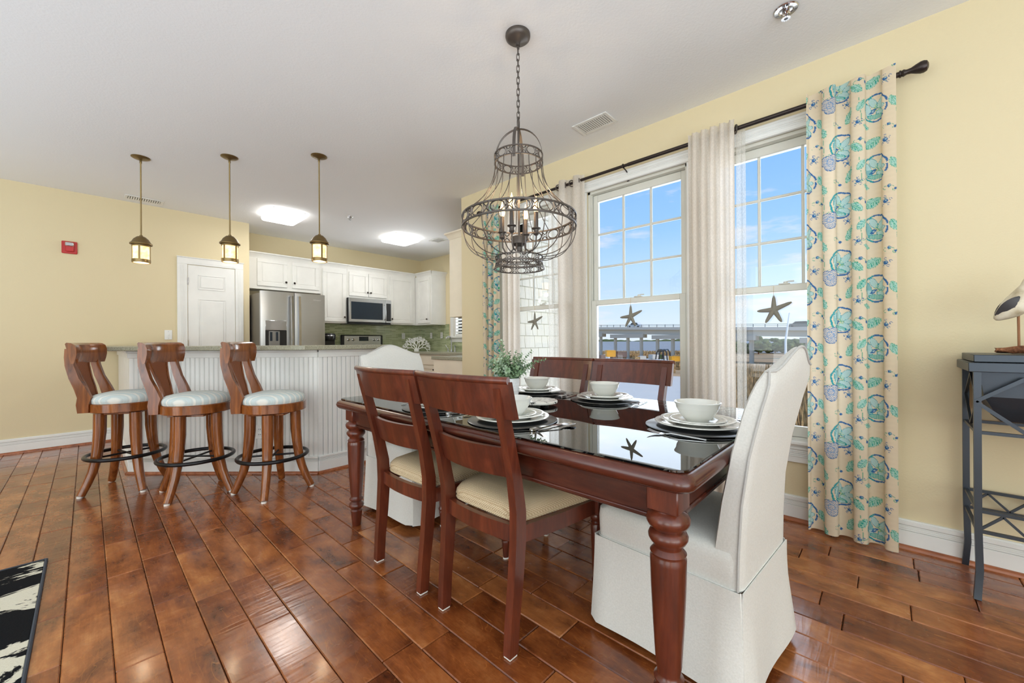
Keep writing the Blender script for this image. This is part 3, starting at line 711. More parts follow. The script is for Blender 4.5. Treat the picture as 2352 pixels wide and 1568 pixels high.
# bar counter polygon with overhang towards the stools and to the left
dAB = (B-A).normalized()
def isect(p, d, q, e_):
    # p + t d = q + s e
    det = d.x*(-e_.y)+e_.x*d.y; r = q-p; tt = (r.x*(-e_.y)+e_.x*r.y)/det; return p+d*tt
XL = A.x-.135
c1 = isect(A+n45*ov, dAB, Vector((XL, 0)), Vector((0, 1)))
c2 = isect(A+n45*ov, dAB, Vector((0, B.y-.11)), Vector((1, 0)))
poly = [(XL, 6.39), (c1.x, c1.y), (c2.x, c2.y), (XR+.07, B.y-.11), (XR+.07, B.y+.17), (B.x+.10, B.y+.17), (A.x+.20, A.y+.10), (A.x+.20, 6.39)]
g = G()
def inset(poly, d):
    out = []; n = len(poly)
    for i in range(n):
        p0, p1, p2 = Vector(poly[i-1]), Vector(poly[i]), Vector(poly[(i+1) % n])
        e1 = (p1-p0).normalized(); e2 = (p2-p1).normalized(); n1 = Vector((-e1.y, e1.x)); n2 = Vector((-e2.y, e2.x))
        m = (n1+n2); m = m/max(m.dot(n1), .3); out.append(tuple(p1+m*d))
    return out
zt = 1.0715
secs = [(.004, zt-.036), (0, zt-.032), (0, zt-.004), (.004, zt)]
g.loft([[(x, y, z) for x, y in inset(poly, d)] for d, z in secs])
tag(g.build('bar_countertop', m_counter), 'speckled grey green countertop on the white beadboard bar', 'countertop')
pc = A+dAB*((Vector((.996, 3.848))-A).dot(dAB))
wallplate('wall_outlet', 'white outlet low on beadboard bar front, behind the stool nearest the table', 'outlet', (pc.x+n45.x*.002, pc.y+n45.y*.002, .348), ang, 'outlet')

# ------------------------------------------------------------------ kitchen
def door_front(g_parent, axis, t, a0, a1, z0, z1, m, knob=None, name='door', sgn=-1):
    """cabinet door on plane t facing sgn; raised frame with recessed panel"""
    g = G(); w = .055; th = .019
    def bx(g, p, q, r, s, d0, d1, c=.002):
        if axis == 'y': g.box(p, t+sgn*d0, r, q, t+sgn*d1, s, c)
        else: g.box(t+sgn*d0, p, r, t+sgn*d1, q, s, c)
    bx(g, a0, a1, z0, z0+w, 0, th, .003); bx(g, a0, a1, z1-w, z1, 0, th, .003); bx(g, a0, a0+w, z0+w, z1-w, 0, th, .003); bx(g, a1-w, a1, z0+w, z1-w, 0, th, .003)
    bx(g, a0+w-.002, a1-w+.002, z0+w-.002, z1-w+.002, 0, .009); bx(g, a0+w+.012, a1-w-.012, z0+w+.012, z1-w-.012, .006, .014, .004)
    d = g.build(name, m, g_parent)
    if knob:
        k = G().lathe([(.006, 0), (.006, .012), (.014, .018), (.016, .024), (.011, .030), (0, .032)], 16).build('knob', m_knob, d)
        if axis == 'y': k.matrix_local = Matrix.Translation((knob[0], t+sgn*th, knob[1])) @ Matrix.Rotation(pi/2, 4, 'X')
        else: k.matrix_local = Matrix.Translation((t+sgn*th, knob[0], knob[1])) @ Matrix.Rotation(-pi/2, 4, 'Y')
    return d
def crown(parent, axis, t, a0, a1, sgn, z, h=.075, m=None, ends=(0, 0)):
    g = G(); prof = [(0, 0), (.006, 0), (.008, h*.2), (.018, h*.35), (.022, h*.55), (.038, h*.75), (.046, h*.8), (.046, h), (0, h)]
    def P(a, u, w): return (a, t+sgn*u, z+w) if axis == 'y' else (t+sgn*u, a, z+w)
    g.loft([[P(a0-ends[0]*u, u, w) for u, w in prof], [P(a1+ends[1]*u, u, w) for u, w in prof]])
    g.build('crown_moulding', m or m_cab, parent)
def upper(label, x0, x1, z0, doors, z1=2.335, yf=6.62, crown_ends=(0, 0), loc=None):
    t = thing('wall_cabinet', label, 'cabinet', (0, 0, 0)); G().box(x0, yf, z0, x1, KY-.001, z1, .002).build('carcass', m_cab, t)
    for (a, b, c, d, kn) in doors: door_front(t, 'y', yf, a, b, c, d, m_cab, kn)
    crown(t, 'y', yf, x0, x1, -1, z1-.005, .072, ends=crown_ends); return t
upper('white two-door wall cabinet over the refrigerator', 1.54, 2.565, 1.875, [(1.677, 2.074, 1.923, 2.318, (2.05, 1.999)), (2.141, 2.535, 1.923, 2.322, (2.166, 1.998))], yf=6.6, crown_ends=(0, .8))
upper('tall white single-door wall cabinet between refrigerator and microwave', 2.566, 3.0, 1.415, [(2.60, 2.975, 1.44, 2.29, (2.942, 1.516))])
upper('short white two-door wall cabinet above the microwave', 3.001, 3.76, 1.852, [(3.03, 3.372, 1.885, 2.29, (3.349, 1.957)), (3.378, 3.725, 1.885, 2.29, (3.409, 1.957))])
upper('white single-door wall cabinet right of the microwave', 3.761, 4.33, 1.42, [(3.79, 4.27, 1.445, 2.29, (3.818, 1.519))])
t = thing('wall_cabinet', 'white corner wall cabinet on the side wall above the coral', 'cabinet', (0, 0, 0))
G().box(4.34, 6.10, 1.415, 4.669, KY-.001, 2.335, .002).build('carcass', m_cab, t)
door_front(t, 'x', 4.34, 6.13, 6.52, 1.445, 2.29, m_cab, (6.205, 1.517))
crown(t, 'x', 4.34, 6.10, 6.58, -1, 2.33, .072, ends=(1, 0))
g = G(); prof = [(0, 0), (.006, 0), (.008, .015), (.018, .026), (.022, .04), (.038, .054), (.046, .058), (.046, .072), (0, .072)]
g.loft([[(x_, 6.10-u, 2.33+w) for u, w in prof] for x_ in (4.34-.0, 4.669)]); g.build('end_crown_moulding', m_cab, t)
# cabinet on the pillar side whose end panel shows right of the kitchen opening
t = thing('wall_cabinet', 'wall cabinet end panel with crown moulding beside the yellow pillar', 'cabinet', (0, 0, 0))
G().box(3.0, 3.556, 1.39, 4.2, 3.845, 2.335, .002).build('carcass', m_cream, t)
crown(t, 'x', 3.0, 3.556, 3.845, -1, 2.32, .078, m_cream, ends=(0, 1))
crown(t, 'y', 3.845, 3.0, 4.2, 1, 2.32, .078, m_cream, ends=(1, 0))
for x_ in (3.02, 3.62): door_front(t, 'y', 3.845, x_, x_+.56, 1.41, 2.3, m_cream, (x_+.53, 1.48), sgn=1)

# backsplash
struct('trim_9', G().box(2.40, KY-.001, .914, 4.67, KY-.012, 1.43).box(4.669, 3.6, .914, 4.658, KY-.012, 1.195).box(4.669, 6.0, 1.195, 4.658, KY-.012, 1.43), m_mosaic)
# refrigerator
t = thing('refrigerator', 'stainless steel french door refrigerator with dispenser in left door', 'refrigerator', (0, 0, 0))
G().box(1.56, 6.02, .02, 2.37, 6.85, 1.765, .006).build('body', plain('fridge_side_grey', (112, 106, 98), .4, .3), t)
fd = 5.955
def curved_door(x0, x1, z0, z1):
    g = G(); n = 8; sec = []
    for i in range(n+1):
        u = i/n; x = x0+(x1-x0)*u; bow = .012*(1-(2*u-1)**4); sec.append((x, fd+.012-bow))
    ring = sec+[(x1, fd+.06), (x0, fd+.06)]
    g.loft([[(x, y, z) for x, y in ring] for z in (z0, z1)]); return g
dl = curved_door(1.555, 1.960, .70, 1.782).build('door', m_steel, t); dr_ = curved_door(1.968, 2.374, .70, 1.782).build('door', m_steel, t)
curved_door(1.555, 2.374, .04, .69).build('freezer_drawer', m_steel, t)
for x, d in ((1.921, dl), (2.013, dr_)):
    g = G(); g.tube([(x, fd-.002, 1.735), (x, fd-.045, 1.73), (x, fd-.058, 1.5), (x, fd-.062, 1.25), (x, fd-.058, 1.0), (x, fd-.045, .78), (x, fd-.002, .775)], 1, sec=[(-.015, -.006), (.015, -.006), (.015, .006), (-.015, .006)]); g.build('handle', m_chrome, d)
G().box(1.606, fd-.004, 1.262, 1.862, fd+.02, 1.393, .004).build('dispenser_panel', m_chrome, dl)
G().box(1.606, fd-.003, .98, 1.862, fd+.02, 1.262, .002).build('dispenser_recess', m_black, dl)
g = G().box(1.645, fd-.006, .98, 1.775, fd+.01, 1.25, .002); g.build('dispenser_chute', mk_steel('dull_steel', (150, 150, 150), rough=.4), dl)
for x in (1.657, 1.727): G().box(x, fd-.009, 1.12, x+.03, fd, 1.24, .003).build('paddle', m_screen, dl)
def text(body, parent, size, M_, m, name='logo'):
    c = bpy.data.curves.new(name, 'FONT'); c.body = body; c.size = size; c.align_x = 'CENTER'; c.align_y = 'CENTER'; c.extrude = .0006
    o = bpy.data.objects.new('tmp', c); COL.objects.link(o); dg = bpy.context.evaluated_depsgraph_get(); dg.update()
    me = bpy.data.meshes.new_from_object(o.evaluated_get(dg)); bpy.data.objects.remove(o); bpy.data.curves.remove(c)
    me.materials.clear(); me.materials.append(m); q = bpy.data.objects.new(name, me); COL.objects.link(q); q.parent = parent; q.matrix_local = M_; return q
RX = Matrix.Rotation(pi/2, 4, 'X')
m_letter = plain('pale_lettering', (225, 225, 225), .3)
text('Whirlpool', dr_, .024, Matrix.Translation((2.26, fd-.0015, 1.70)) @ RX, m_letter)
# microwave
t = thing('microwave', 'stainless over-the-range microwave under the short wall cabinet', 'microwave', (0, 0, 0))
G().box(2.992, 6.55, 1.42, 3.768, 6.90, 1.848, .004).build('body', m_black, t)
dm = G().box(2.99, 6.525, 1.44, 3.655, 6.55, 1.846, .004).build('door', m_steel, t)
w_ = G().box(3.025, 6.5225, 1.487, 3.60, 6.53, 1.782, .003).build('window', m_screen, dm)
g = G().tube([(3.635, 6.523, 1.76), (3.635, 6.49, 1.74), (3.635, 6.482, 1.63), (3.635, 6.49, 1.51), (3.635, 6.523, 1.49)], .011, 10); g.build('handle', m_steel, dm)
G().box(3.657, 6.525, 1.44, 3.768, 6.55, 1.846, .004).build('control_panel', m_steel, t)
G().box(3.668, 6.522, 1.47, 3.758, 6.527, 1.785, .003).build('keypad', m_black, t)
G().box(2.995, 6.53, 1.405, 3.765, 6.88, 1.42).build('vent_grille', m_black, t)
text('Whirlpool', dm, .02, Matrix.Translation((3.38, 6.5235, 1.812)) @ RX, m_letter)
# range
t = thing('range', 'black and stainless range with knob control panel at the back', 'range', (0, 0, 0))
G().box(3.01, 6.28, .02, 3.77, 6.86, .915, .004).build('body', m_steel, t)
G().box(3.01, 6.27, .915, 3.77, 6.86, .925, .003).build('cooktop', m_black, t)
bp = G().box(3.003, 6.855, .925, 3.778, 6.905, 1.228, .012).build('backguard', m_black, t)
G().box(3.05, 6.848, .99, 3.735, 6.857, 1.212, .004).build('control_panel', m_steel, t)
G().box(3.316, 6.845, 1.12, 3.493, 6.85, 1.197, .002).build('display', m_screen, t)
for x in (3.124, 3.208, 3.603, 3.684):
    g = G().lathe([(.024, 0), (.024, .01), (.019, .012), (.017, .03), (0, .031)], 20); k = g.build('knob', m_chrome, t); k.matrix_local = Matrix.Translation((x, 6.848, 1.142)) @ Matrix.Rotation(pi/2, 4, 'X')
text('Whirlpool', t, .016, Matrix.Translation((3.40, 6.8475, 1.055)) @ RX, m_knob)
G().box(3.03, 6.262, .2, 3.75, 6.28, .88, .004).build('oven_door', m_steel, t)
# coffee maker
t = thing('coffee_maker', 'black coffee maker beside the refrigerator', 'coffee maker', (2.70, 6.62, .914))
G().box(-.10, -.11, 0, .10, .15, .035, .012).build('base', m_black, t)
G().box(-.10, .0, .035, .10, .15, .25, .015).build('tower', m_black, t)
G().lathe([(.09, .22), (.098, .24), (.1, .30), (.085, .325), (.04, .332), (0, .333)], 28, (0, 0)).build('brew_head', m_black, t)
G().lathe([(.1, .285), (.103, .29), (.1, .296)], 28, cap=False).build('silver_band', m_chrome, t)
# counters and base cabinets
ct = G(); ct.box(2.40, 6.27, .876, 3.005, KY-.001, .914, .004); ct.box(3.775, 6.27, .876, 4.668, KY-.001, .914, .004); ct.box(4.03, 4.17, .876, 4.668, 6.27, .914, .004)
tag(ct.build('kitchen_countertop', m_counter), 'grey green kitchen countertop running under the coral and faucet', 'countertop')
ct = G().box(2.955, 3.556, .876, 4.668, 4.17, .914, .004)
tag(ct.build('kitchen_countertop', m_counter), 'grey green kitchen countertop end beside the yellow pillar', 'countertop')
def base_cab(label, x0, y0, x1, y1, fronts, m=m_cream):
    t = thing('base_cabinet', label, 'cabinet', (0, 0, 0)); G().box(x0, y0, .0, x1, y1, .876, .002).build('carcass', m, t)
    for (axis, tt, a, b, c, d, kn, nm, sg) in fronts:
        if nm == 'drawer':
            q = G(); 
            if axis == 'x': q.box(tt, a, c, tt+sg*.019, b, d, .004)
            else: q.box(a, tt, c, b, tt+sg*.019, d, .004)
            q.build('drawer', m, t)
        else: door_front(t, axis, tt, a, b, c, d, m, kn, nm, sg)
    return t
base_cab('cream base cabinet with drawer and door under the sink counter', 4.065, 4.175, 4.66, 6.92, [('x', 4.065, 5.55, 6.25, .70, .85, None, 'drawer', -1), ('x', 4.065, 5.55, 6.25, .12, .68, (5.62, .62), 'door', -1), ('x', 4.065, 4.8, 5.5, .70, .85, None, 'drawer', -1), ('x', 4.065, 4.8, 5.5, .12, .68, (5.43, .62), 'door', -1)])
base_cab('cream base cabinet end panel below counter beside the yellow pillar', 2.975, 3.556, 4.66, 4.145, [])
base_cab('cream base cabinet between refrigerator and range', 2.42, 6.3, 3.0, 6.92, [('y', 6.3, 2.45, 2.97, .12, .85, None, 'door', -1)])
base_cab('cream base cabinet right of the range', 3.78, 6.3, 4.06, 6.92, [('y', 6.3, 3.8, 4.05, .12, .85, None, 'door', -1)])
# faucet
t = thing('kitchen_faucet', 'curved steel kitchen faucet with side handle under the kitchen window', 'faucet', (4.56, 5.80, .914))
G().lathe([(.03, 0), (.03, .01), (.018, .016), (.014, .05)], 18).build('base', m_steel, t)
G().tube([(0, 0, .04), (0, 0, .20), (-.008, 0, .245), (-.035, 0, .275), (-.075, 0, .28), (-.105, 0, .262), (-.12, 0, .235)], [.012, .012, .012, .012, .013, .014, .016], 10).build('spout', m_steel, t)
g = G().lathe([(.02, 0), (.02, .012), (.012, .02), (.012, .055)], 14, (0, .10)); g.tube([(0, .10, .05), (-.01, .13, .085), (-.02, .15, .12)], .008, 8); g.build('handle', m_steel, t)
G().lathe([(.02, 0), (.018, .012), (.013, .02), (.013, .09), (.018, .11), (.0, .12)], 14, (0, -.1)).build('side_spray', m_steel, t)
# coral ornament
t = thing('coral_ornament', 'white branching coral ornament on the kitchen counter corner', 'ornament', (4.345, 6.6, .914), -.8)
G().box(-.045, -.02, 0, .045, .02, .04, .004).build('base', m_ceramic, t)
g = G(); rc = random.Random(3)
def branch(p, a, L, r, d):
    q = Vector((p.x+L*sin(a), p.y+rc.uniform(-.006, .006), p.z+L*cos(a))); m_ = (p+q)/2+Vector((rc.uniform(-.006, .006), 0, 0))
    g.tube([p, m_, q], [r, r*.92, r*.86], 6)
    if d > 0:
        for s in ((-.55, .5) if rc.random() < .6 else (-.65, .0, .6)): branch(q, a+s+rc.uniform(-.15, .15), L*rc.uniform(.72, .92), r*.84, d-1)
for a in (-1.05, -.5, 0, .5, 1.05): branch(Vector((a*.025, 0, .035)), a, .072, .0105, 4)
g.build('branches', m_ceramic, t)
# kitchen window with plantation shutters
g = G(); y0, y1, z0, z1 = 5.02, 5.86, 1.2, 2.37
g.box(4.67-.001, y0-.09, z0-.0, 4.652, y0, z1+.09, .002).box(4.669, y1, z0, 4.652, y1+.09, z1+.09, .002).box(4.669, y0, z1, 4.652, y1, z1+.09, .002)
g.box(4.69, y0-.12, 1.165, 4.61, y1+.12, 1.2, .004).box(4.669, y0-.09, 1.09, 4.652, y1+.09, 1.165, .003); struct('trim_10', g, m_white)
wk = struct('window_4', G().box(4.70, y0, z0, 4.78, y0+.03, z1).box(4.70, y1-.03, z0, 4.78, y1, z1).box(4.70, y0+.03, z0, 4.78, y1-.03, z0+.03).box(4.70, y0+.03, z1-.03, 4.78, y1-.03, z1), m_vinyl)
G().box(4.735, y0+.03, z0+.03, 4.739, y1-.03, z1-.03).build('pane', m_glass, wk, smooth=0)
t = thing('window_shutter', 'white louvred shutter in the kitchen window', 'shutter', (4.685, (y0+y1)/2, z0)); hw = .418
G().box(-.012, -hw, .002, .012, -hw+.05, 1.16, .002).box(-.012, hw-.05, .002, .012, hw, 1.16, .002).box(-.012, -hw+.05, .002, .012, hw-.05, .04, .002).box(-.012, -hw+.05, 1.10, .012, hw-.05, 1.16, .002).build('frame', m_white, t)
for k in range(18):
    G().at((0, 0, .07+k*.0585), ry=.45).box(-.031, -hw+.052, -.004, .031, hw-.052, .004, .003).build('slat', m_white, t, smooth=0)

# ------------------------------------------------------------------ bar stools (local: front +x)
def bar_stool():
    t = thing('bar_stool', '', 'bar stool', (0, 0, 0), 0, 'wooden swivel bar stools at the bar')
    for k in range(4):
        a = pi/4+k*pi/2; pts = []; rs_ = []
        for z, r in ((.012, .252), (.08, .222), (.16, .192), (.25, .170), (.35, .158), (.45, .150), (.585, .148)):
            pts.append((r*cos(a), r*sin(a), z)); rs_.append(.0235+.0135*min(1, z/.45))
        l = G().tube(pts, rs_, 14).build('leg', m_stool, t)
        G().lathe([(.017, 0), (.017, .013)], 14, (pts[0][0]+.004*cos(a), pts[0][1]+.004*sin(a))).build('glide', m_glide, l)
    G().tube([(.225*cos(a), .225*sin(a), .262) for a in [2*pi*k/48 for k in range(48)]], .0135, 10, True).build('foot_ring', m_blackmetal, t)
    g = G()
    for k in range(2):
        a = pi/4+k*pi/2; g.tube([(.16*cos(a), .16*sin(a), .262), (-.16*cos(a), -.16*sin(a), .262)], .0075, 8)
    g.build('cross_bar', m_blackmetal, t)
    G().box(-.12, -.12, .572, .12, .12, .586, .003).build('swivel_plate', m_stool, t)
    def oval(r, z, n=40, back=-.19): # slightly D shaped towards the back
        out = []
        for k in range(n):
            a = 2*pi*k/n; x = (r+.005)*cos(a); y = r*sin(a)
            if x < 0: y *= 1-.12*(x/r)**2
            out.append((max(x, back*(r/.215)), y, z))
        return out
    G().loft([oval(.205, .594), oval(.212, .598), oval(.212, .655), oval(.205, .66)]).build('seat_frame', m_stool, t)
    prof = [(.198, .655), (.205, .672), (.207, .688), (.198, .706), (.17, .722), (.12, .733), (.06, .738), (.002, .739)]
    G().loft([oval(r, z, back=-.185) for r, z in prof]).build('seat_cushion', m_stripe, t, smooth=60)
    for s in (-1, 1):
        pts = [(-.175, s*.150, .600), (-.178, s*.150, .66), (-.168, s*.150, .71), (-.188, s*.151, .77), (-.222, s*.152, .85), (-.245, s*.152, .94), (-.250, s*.152, 1.0), (-.248, s*.152, 1.06)]
        w = [1, 1.15, 1.25, 1.1, .9, .8, .75, .7]
        g = G(); secs = []
        for (p, ww) in zip(pts, w):
            hx, hy = .030*ww, .014
            secs.append([(p[0]-hx, p[1]-hy, p[2]), (p[0]+hx, p[1]-hy, p[2]), (p[0]+hx, p[1]+hy, p[2]), (p[0]-hx, p[1]+hy, p[2])])
        g.loft(secs).build('back_post', m_stool, t, smooth=30)
    # crest rail: curved, scrolled over towards the front
    secs = []; n = 14
    for i in range(n+1):
        u = -1+2*i/n; y = u*.19; bx = -.275+.050*u*u*1.0
        prof = [(.0, .955), (.016, .955), (.024, .985), (.030, 1.02), (.030, 1.06), (.020, 1.088), (.002, 1.100), (-.022, 1.104), (-.030, 1.095), (-.022, 1.06), (-.010, 1.0)]
        secs.append([(bx+p, y, z) for p, z in prof])
    G().loft(secs).build('crest_rail', m_stool, t, smooth=35)
    # splat with cane inset
    g = G(); gc = G()
    def cx(z): 
        zs = (.66, .71, .77, .85, .94, 1.0); xs = (-.190, -.192, -.205, -.232, -.256, -.262)
        return float(np.interp(z, zs, xs))
    def hw(z): return float(np.interp(z, (.66, .74, .85, .97), (.052, .050, .066, .092)))
    zs = [.655+i*(.965-.655)/10 for i in range(11)]
    for s in (-1, 1):
        g.loft([[(cx(z)-.007, s*hw(z), z), (cx(z)+.007, s*hw(z), z), (cx(z)+.007, s*(hw(z)-.014), z), (cx(z)-.007, s*(hw(z)-.014), z)] for z in zs])
    g.build('splat_frame', m_stool, t)
    gc.loft([[(cx(z)-.002, hw(z)-.013, z), (cx(z)+.002, hw(z)-.013, z), (cx(z)+.002, -hw(z)+.013, z), (cx(z)-.002, -hw(z)+.013, z)] for z in zs]).build('cane_panel', m_cane, t)
    return t
s0 = bar_stool()
ST = [((.205, 4.258), radians(-25), 'leftmost wooden swivel bar stool, at the far end of the bar'), ((.552, 3.722), radians(-40), 'middle wooden swivel bar stool between the other two'), ((.946, 3.33), radians(-38), 'rightmost wooden swivel bar stool, nearest the dining table')]
# the legs stay where the floor marks put them while seat and back swivel
LEGANG = (radians(17), radians(43), radians(-28.8))
for i, ((x, y), a, lab) in enumerate(ST):
    o = s0 if i == 0 else copy_tree(s0)
    put(o, (x, y, 0), a); o['label'] = lab
    for ch in o.children:
        if ch.name.split('.')[0] in ('leg', 'cross_bar'): ch.rotation_euler = (0, 0, LEGANG[i]-pi/4-a)

# ------------------------------------------------------------------ dining table
TX0, TX1, TY0, TY1 = 1.01, 2.21, .352, 2.42
t = thing('dining_table', 'dark cherry dining table with turned legs and glass covered top', 'dining table', ((TX0+TX1)/2, (TY0+TY1)/2, 0))
ox, oy = (TX0+TX1)/2, (TY0+TY1)/2
def rrect(x0, y0, x1, y1, r, z, n=5):
    out = []
    for (cx, cy, q0) in ((x1-r, y1-r, 0), (x0+r, y1-r, pi/2), (x0+r, y0+r, pi), (x1-r, y0+r, 3*pi/2)):
        for i in range(n+1):
            q = q0+pi/2*i/n; out.append((cx+r*cos(q), cy+r*sin(q), z))
    return out
hx, hy = (TX1-TX0)/2, (TY1-TY0)/2
prof = [(.028, .700), (.012, .704), (.003, .714), (0, .726), (.003, .738), (.012, .748), (.022, .752), (.034, .752)]
G().loft([rrect(-hx+d, -hy+d, hx-d, hy-d, .045, z) for d, z in prof]).build('table_top', m_cherryx, t, smooth=50)
g = G(); li = .050; lw = .088
a0 = li+lw*.25
for s in (-1, 1):
    g.box(s*(hx-a0), -hy+li+lw-.01, .598, s*(hx-a0-.022), hy-li-lw+.01, .702, .001); g.box(s*(hx-a0+.006), -hy+li+lw-.01, .596, s*(hx-a0-.024), hy-li-lw+.01, .612, .004); g.box(s*(hx-a0+.004), -hy+li+lw-.01, .69, s*(hx-a0-.022), hy-li-lw+.01, .701, .003)
    g.box(-hx+li+lw-.01, s*(hy-a0), .598, hx-li-lw+.01, s*(hy-a0-.022), .702, .001); g.box(-hx+li+lw-.01, s*(hy-a0+.006), .596, hx-li-lw+.01, s*(hy-a0-.024), .612, .004)
g.build('apron', m_cherryx, t)
lp = [(.0, .0), (.024, .0), (.027, .004), (.033, .075), (.036, .092), (.030, .100), (.034, .106), (.043, .114), (.046, .124), (.043, .134), (.034, .140), (.030, .146), (.034, .152), (.042, .158), (.043, .164), (.034, .172), (.033, .180), (.037, .20), (.045, .32), (.050, .42), (.052, .49), (.052, .502), (.049, .508), (.049, .513), (.052, .517), (.046, .524), (.040, .530), (.041, .538), (.050, .546), (.056, .556), (.057, .565), (.052, .575), (.043, .580), (.046, .585), (.056, .592), (.062, .603), (.063, .614), (.057, .626), (.044, .633), (.040, .638), (.040, .642)]
for sx_ in (-1, 1):
    for sy_ in (-1, 1):
        cx, cy = sx_*(hx-li-lw/2), sy_*(hy-li-lw/2)
        l = G().lathe([(r*.93, z*.985) for r, z in lp], 32, (cx, cy)).build('leg', m_cherry, t)
        G().box(cx-lw/2, cy-lw/2, .628, cx+lw/2, cy+lw/2, .701, .004).build('leg_block', m_cherry, l)
gt = G().loft([rrect(TX0+.022+d, TY0+.022+d, TX1-.022-d, TY1-.022-d, .04, z) for d, z in ((.006, .7525), (.0015, .7525), (0, .754), (0, .759), (.0015, .7605), (.006, .7605))]).build('glass_tabletop', m_tglass, smooth=30)
tag(gt, 'clear glass sheet with rounded corners covering the dining table top', 'glass top')

# ------------------------------------------------------------------ side chairs (local: front +x, origin on the floor)
def side_chair():
    t = thing('side_chair', '', 'dining chair', (0, 0, 0), 0, 'cherry side chairs along the table')
    for s in (-1, 1):
        pts = [(-.229, .188, .008), (-.222, .190, .12), (-.208, .193, .25), (-.197, .196, .40), (-.200, .199, .50), (-.222, .203, .62), (-.258, .207, .76), (-.290, .210, .88), (-.305, .211, .94)]
        wd = (.021, .022, .024, .026, .025, .022, .020, .018, .016); secs = []
        for (x, y, z), w in zip(pts, wd):
            y *= s; hy_ = .0165; secs.append([(x-w, y-hy_, z), (x+w, y-hy_, z), (x+w, y+hy_, z), (x-w, y+hy_, z)])
        l = G().loft(secs).build('back_leg', m_cherry, t, smooth=30)
        G().box(-.249, s*.188-.016, 0, -.211, s*.188+.016, .009, .002).build('glide', m_glide, l)
        cx, cy = .215, s*.262
        l = G().lathe([(.011, .006), (.012, .02), (.0165, .075), (.0185, .085), (.0165, .092), (.0205, .098), (.0215, .106), (.0165, .114), (.0155, .12), (.018, .16), (.0235, .30), (.0245, .335), (.021, .34), (.0245, .346), (.021, .352), (.026, .360), (.0285, .370), (.026, .380), (.02, .386)], 20, (cx, cy)).build('front_leg', m_cherry, t)
        G().box(cx-.026, cy-.026, .384, cx+.026, cy+.026, .447, .003).build('leg_block', m_cherry, l)
        G().lathe([(.013, 0), (.013, .007)], 12, (cx, cy)).build('glide', m_glide, l)
        g = G(); g.loft([[(x, s*(y-.011), .385), (x, s*(y+.011), .385), (x, s*(y+.011), .445), (x, s*(y-.011), .445)] for x, y in ((-.185, .198), (0, .236), (.21, .262))]); g.build('side_rail', m_cherry, t, smooth=20)
    g = G(); secs = []
    for i in range(9):
        u = -1+i/4; y = u*.19; x = -.215+.02*u*u; secs.append([(x-.011, y, .385), (x+.011, y, .385), (x+.011, y, .445), (x-.011, y, .445)])
    g.loft(secs).build('back_rail', m_cherry, t)
    G().box(.195, -.245, .385, .222, .245, .445, .002).build('front_rail', m_cherry, t)
    # crest rail: bowed backwards in the middle with a roll on the top edge
    def bowed(hw, z0, z1, lean0, lean1, bow, th, n=16):
        secs = []
        for i in range(n+1):
            u = -1+2*i/n; y = u*hw; b = bow*(1-u*u)
            secs.append([(lean0-b-th/2, y, z0), (lean0-b+th/2, y, z0), ((lean0+lean1)/2-b+th/2-.001, y, (z0+z1)/2), (lean1-b+th/2, y, z1), (lean1-b-th/2, y, z1), ((lean0+lean1)/2-b-th/2-.001, y, (z0+z1)/2)])
        return secs
    c = G().loft(bowed(.258, .836, .962, -.268, -.300, .036, .024)).build('crest_rail', m_cherry, t, smooth=30)
    G().tube([(-.307-.036*(1-u*u), u*.258, .967) for u in [-1+2*i/16 for i in range(17)]], .0125, 12).build('top_roll', m_cherry, c)
    G().loft(bowed(.192, .618, .728, -.212, -.243, .030, .018)).build('lower_slat', m_cherry, t, smooth=30)
    # cushion
    def sect(k, z):
        out = []; n = 10
        corners = [(-.192, -.185), (.232, -.272), (.232, .272), (-.192, .185)]
        cxm = .02
        pl = []
        for i in range(4):
            p, q = Vector(corners[i]), Vector(corners[(i+1) % 4]); 
            for j in range(n):
                w = p.lerp(q, j/n); pl.append(w)
        for w in pl:
            v = Vector((w.x-cxm, w.y)); v2 = v*k; r = .045
            # round the corners
            X, Y = v2.x, v2.y; 
            for (cxx, cyy) in corners:
                cc = Vector((cxx-cxm, cyy))*k; dd = (Vector((X, Y))-cc).length
                if dd < r: X += -(cc.x/cc.length)*(r-dd)*.42; Y += -(cc.y/cc.length)*(r-dd)*.42
            out.append((X+cxm, Y, z))
        return out
    G().loft([sect(.97, .443), sect(.995, .447), sect(1.0, .453), sect(.985, .458), sect(1.0, .466), sect(.985, .484), sect(.93, .499), sect(.80, .511), sect(.55, .519), sect(.25, .522), sect(.02, .523)]).build('seat_cushion', m_beige, t, smooth=60)
    return t
c0 = side_chair()
CHS = [((1.232, 1.145), 0, 'nearest cherry side chair with beige seat, back to the camera'), ((1.228, 1.672), 0, 'cherry side chair with beige seat, left of the nearest side chair'),
       ((1.985, 1.145), pi, 'cherry side chair on window side, directly below the middle starfish'), ((1.985, 1.672), pi, 'cherry side chair on window side, beside the eucalyptus plant')]
for i, ((x, y), a, lab) in enumerate(CHS):
    if i == 0: put(c0, (x, y, 0), a); c0['label'] = lab
    else: dup(c0, (x, y, 0), a, lab)

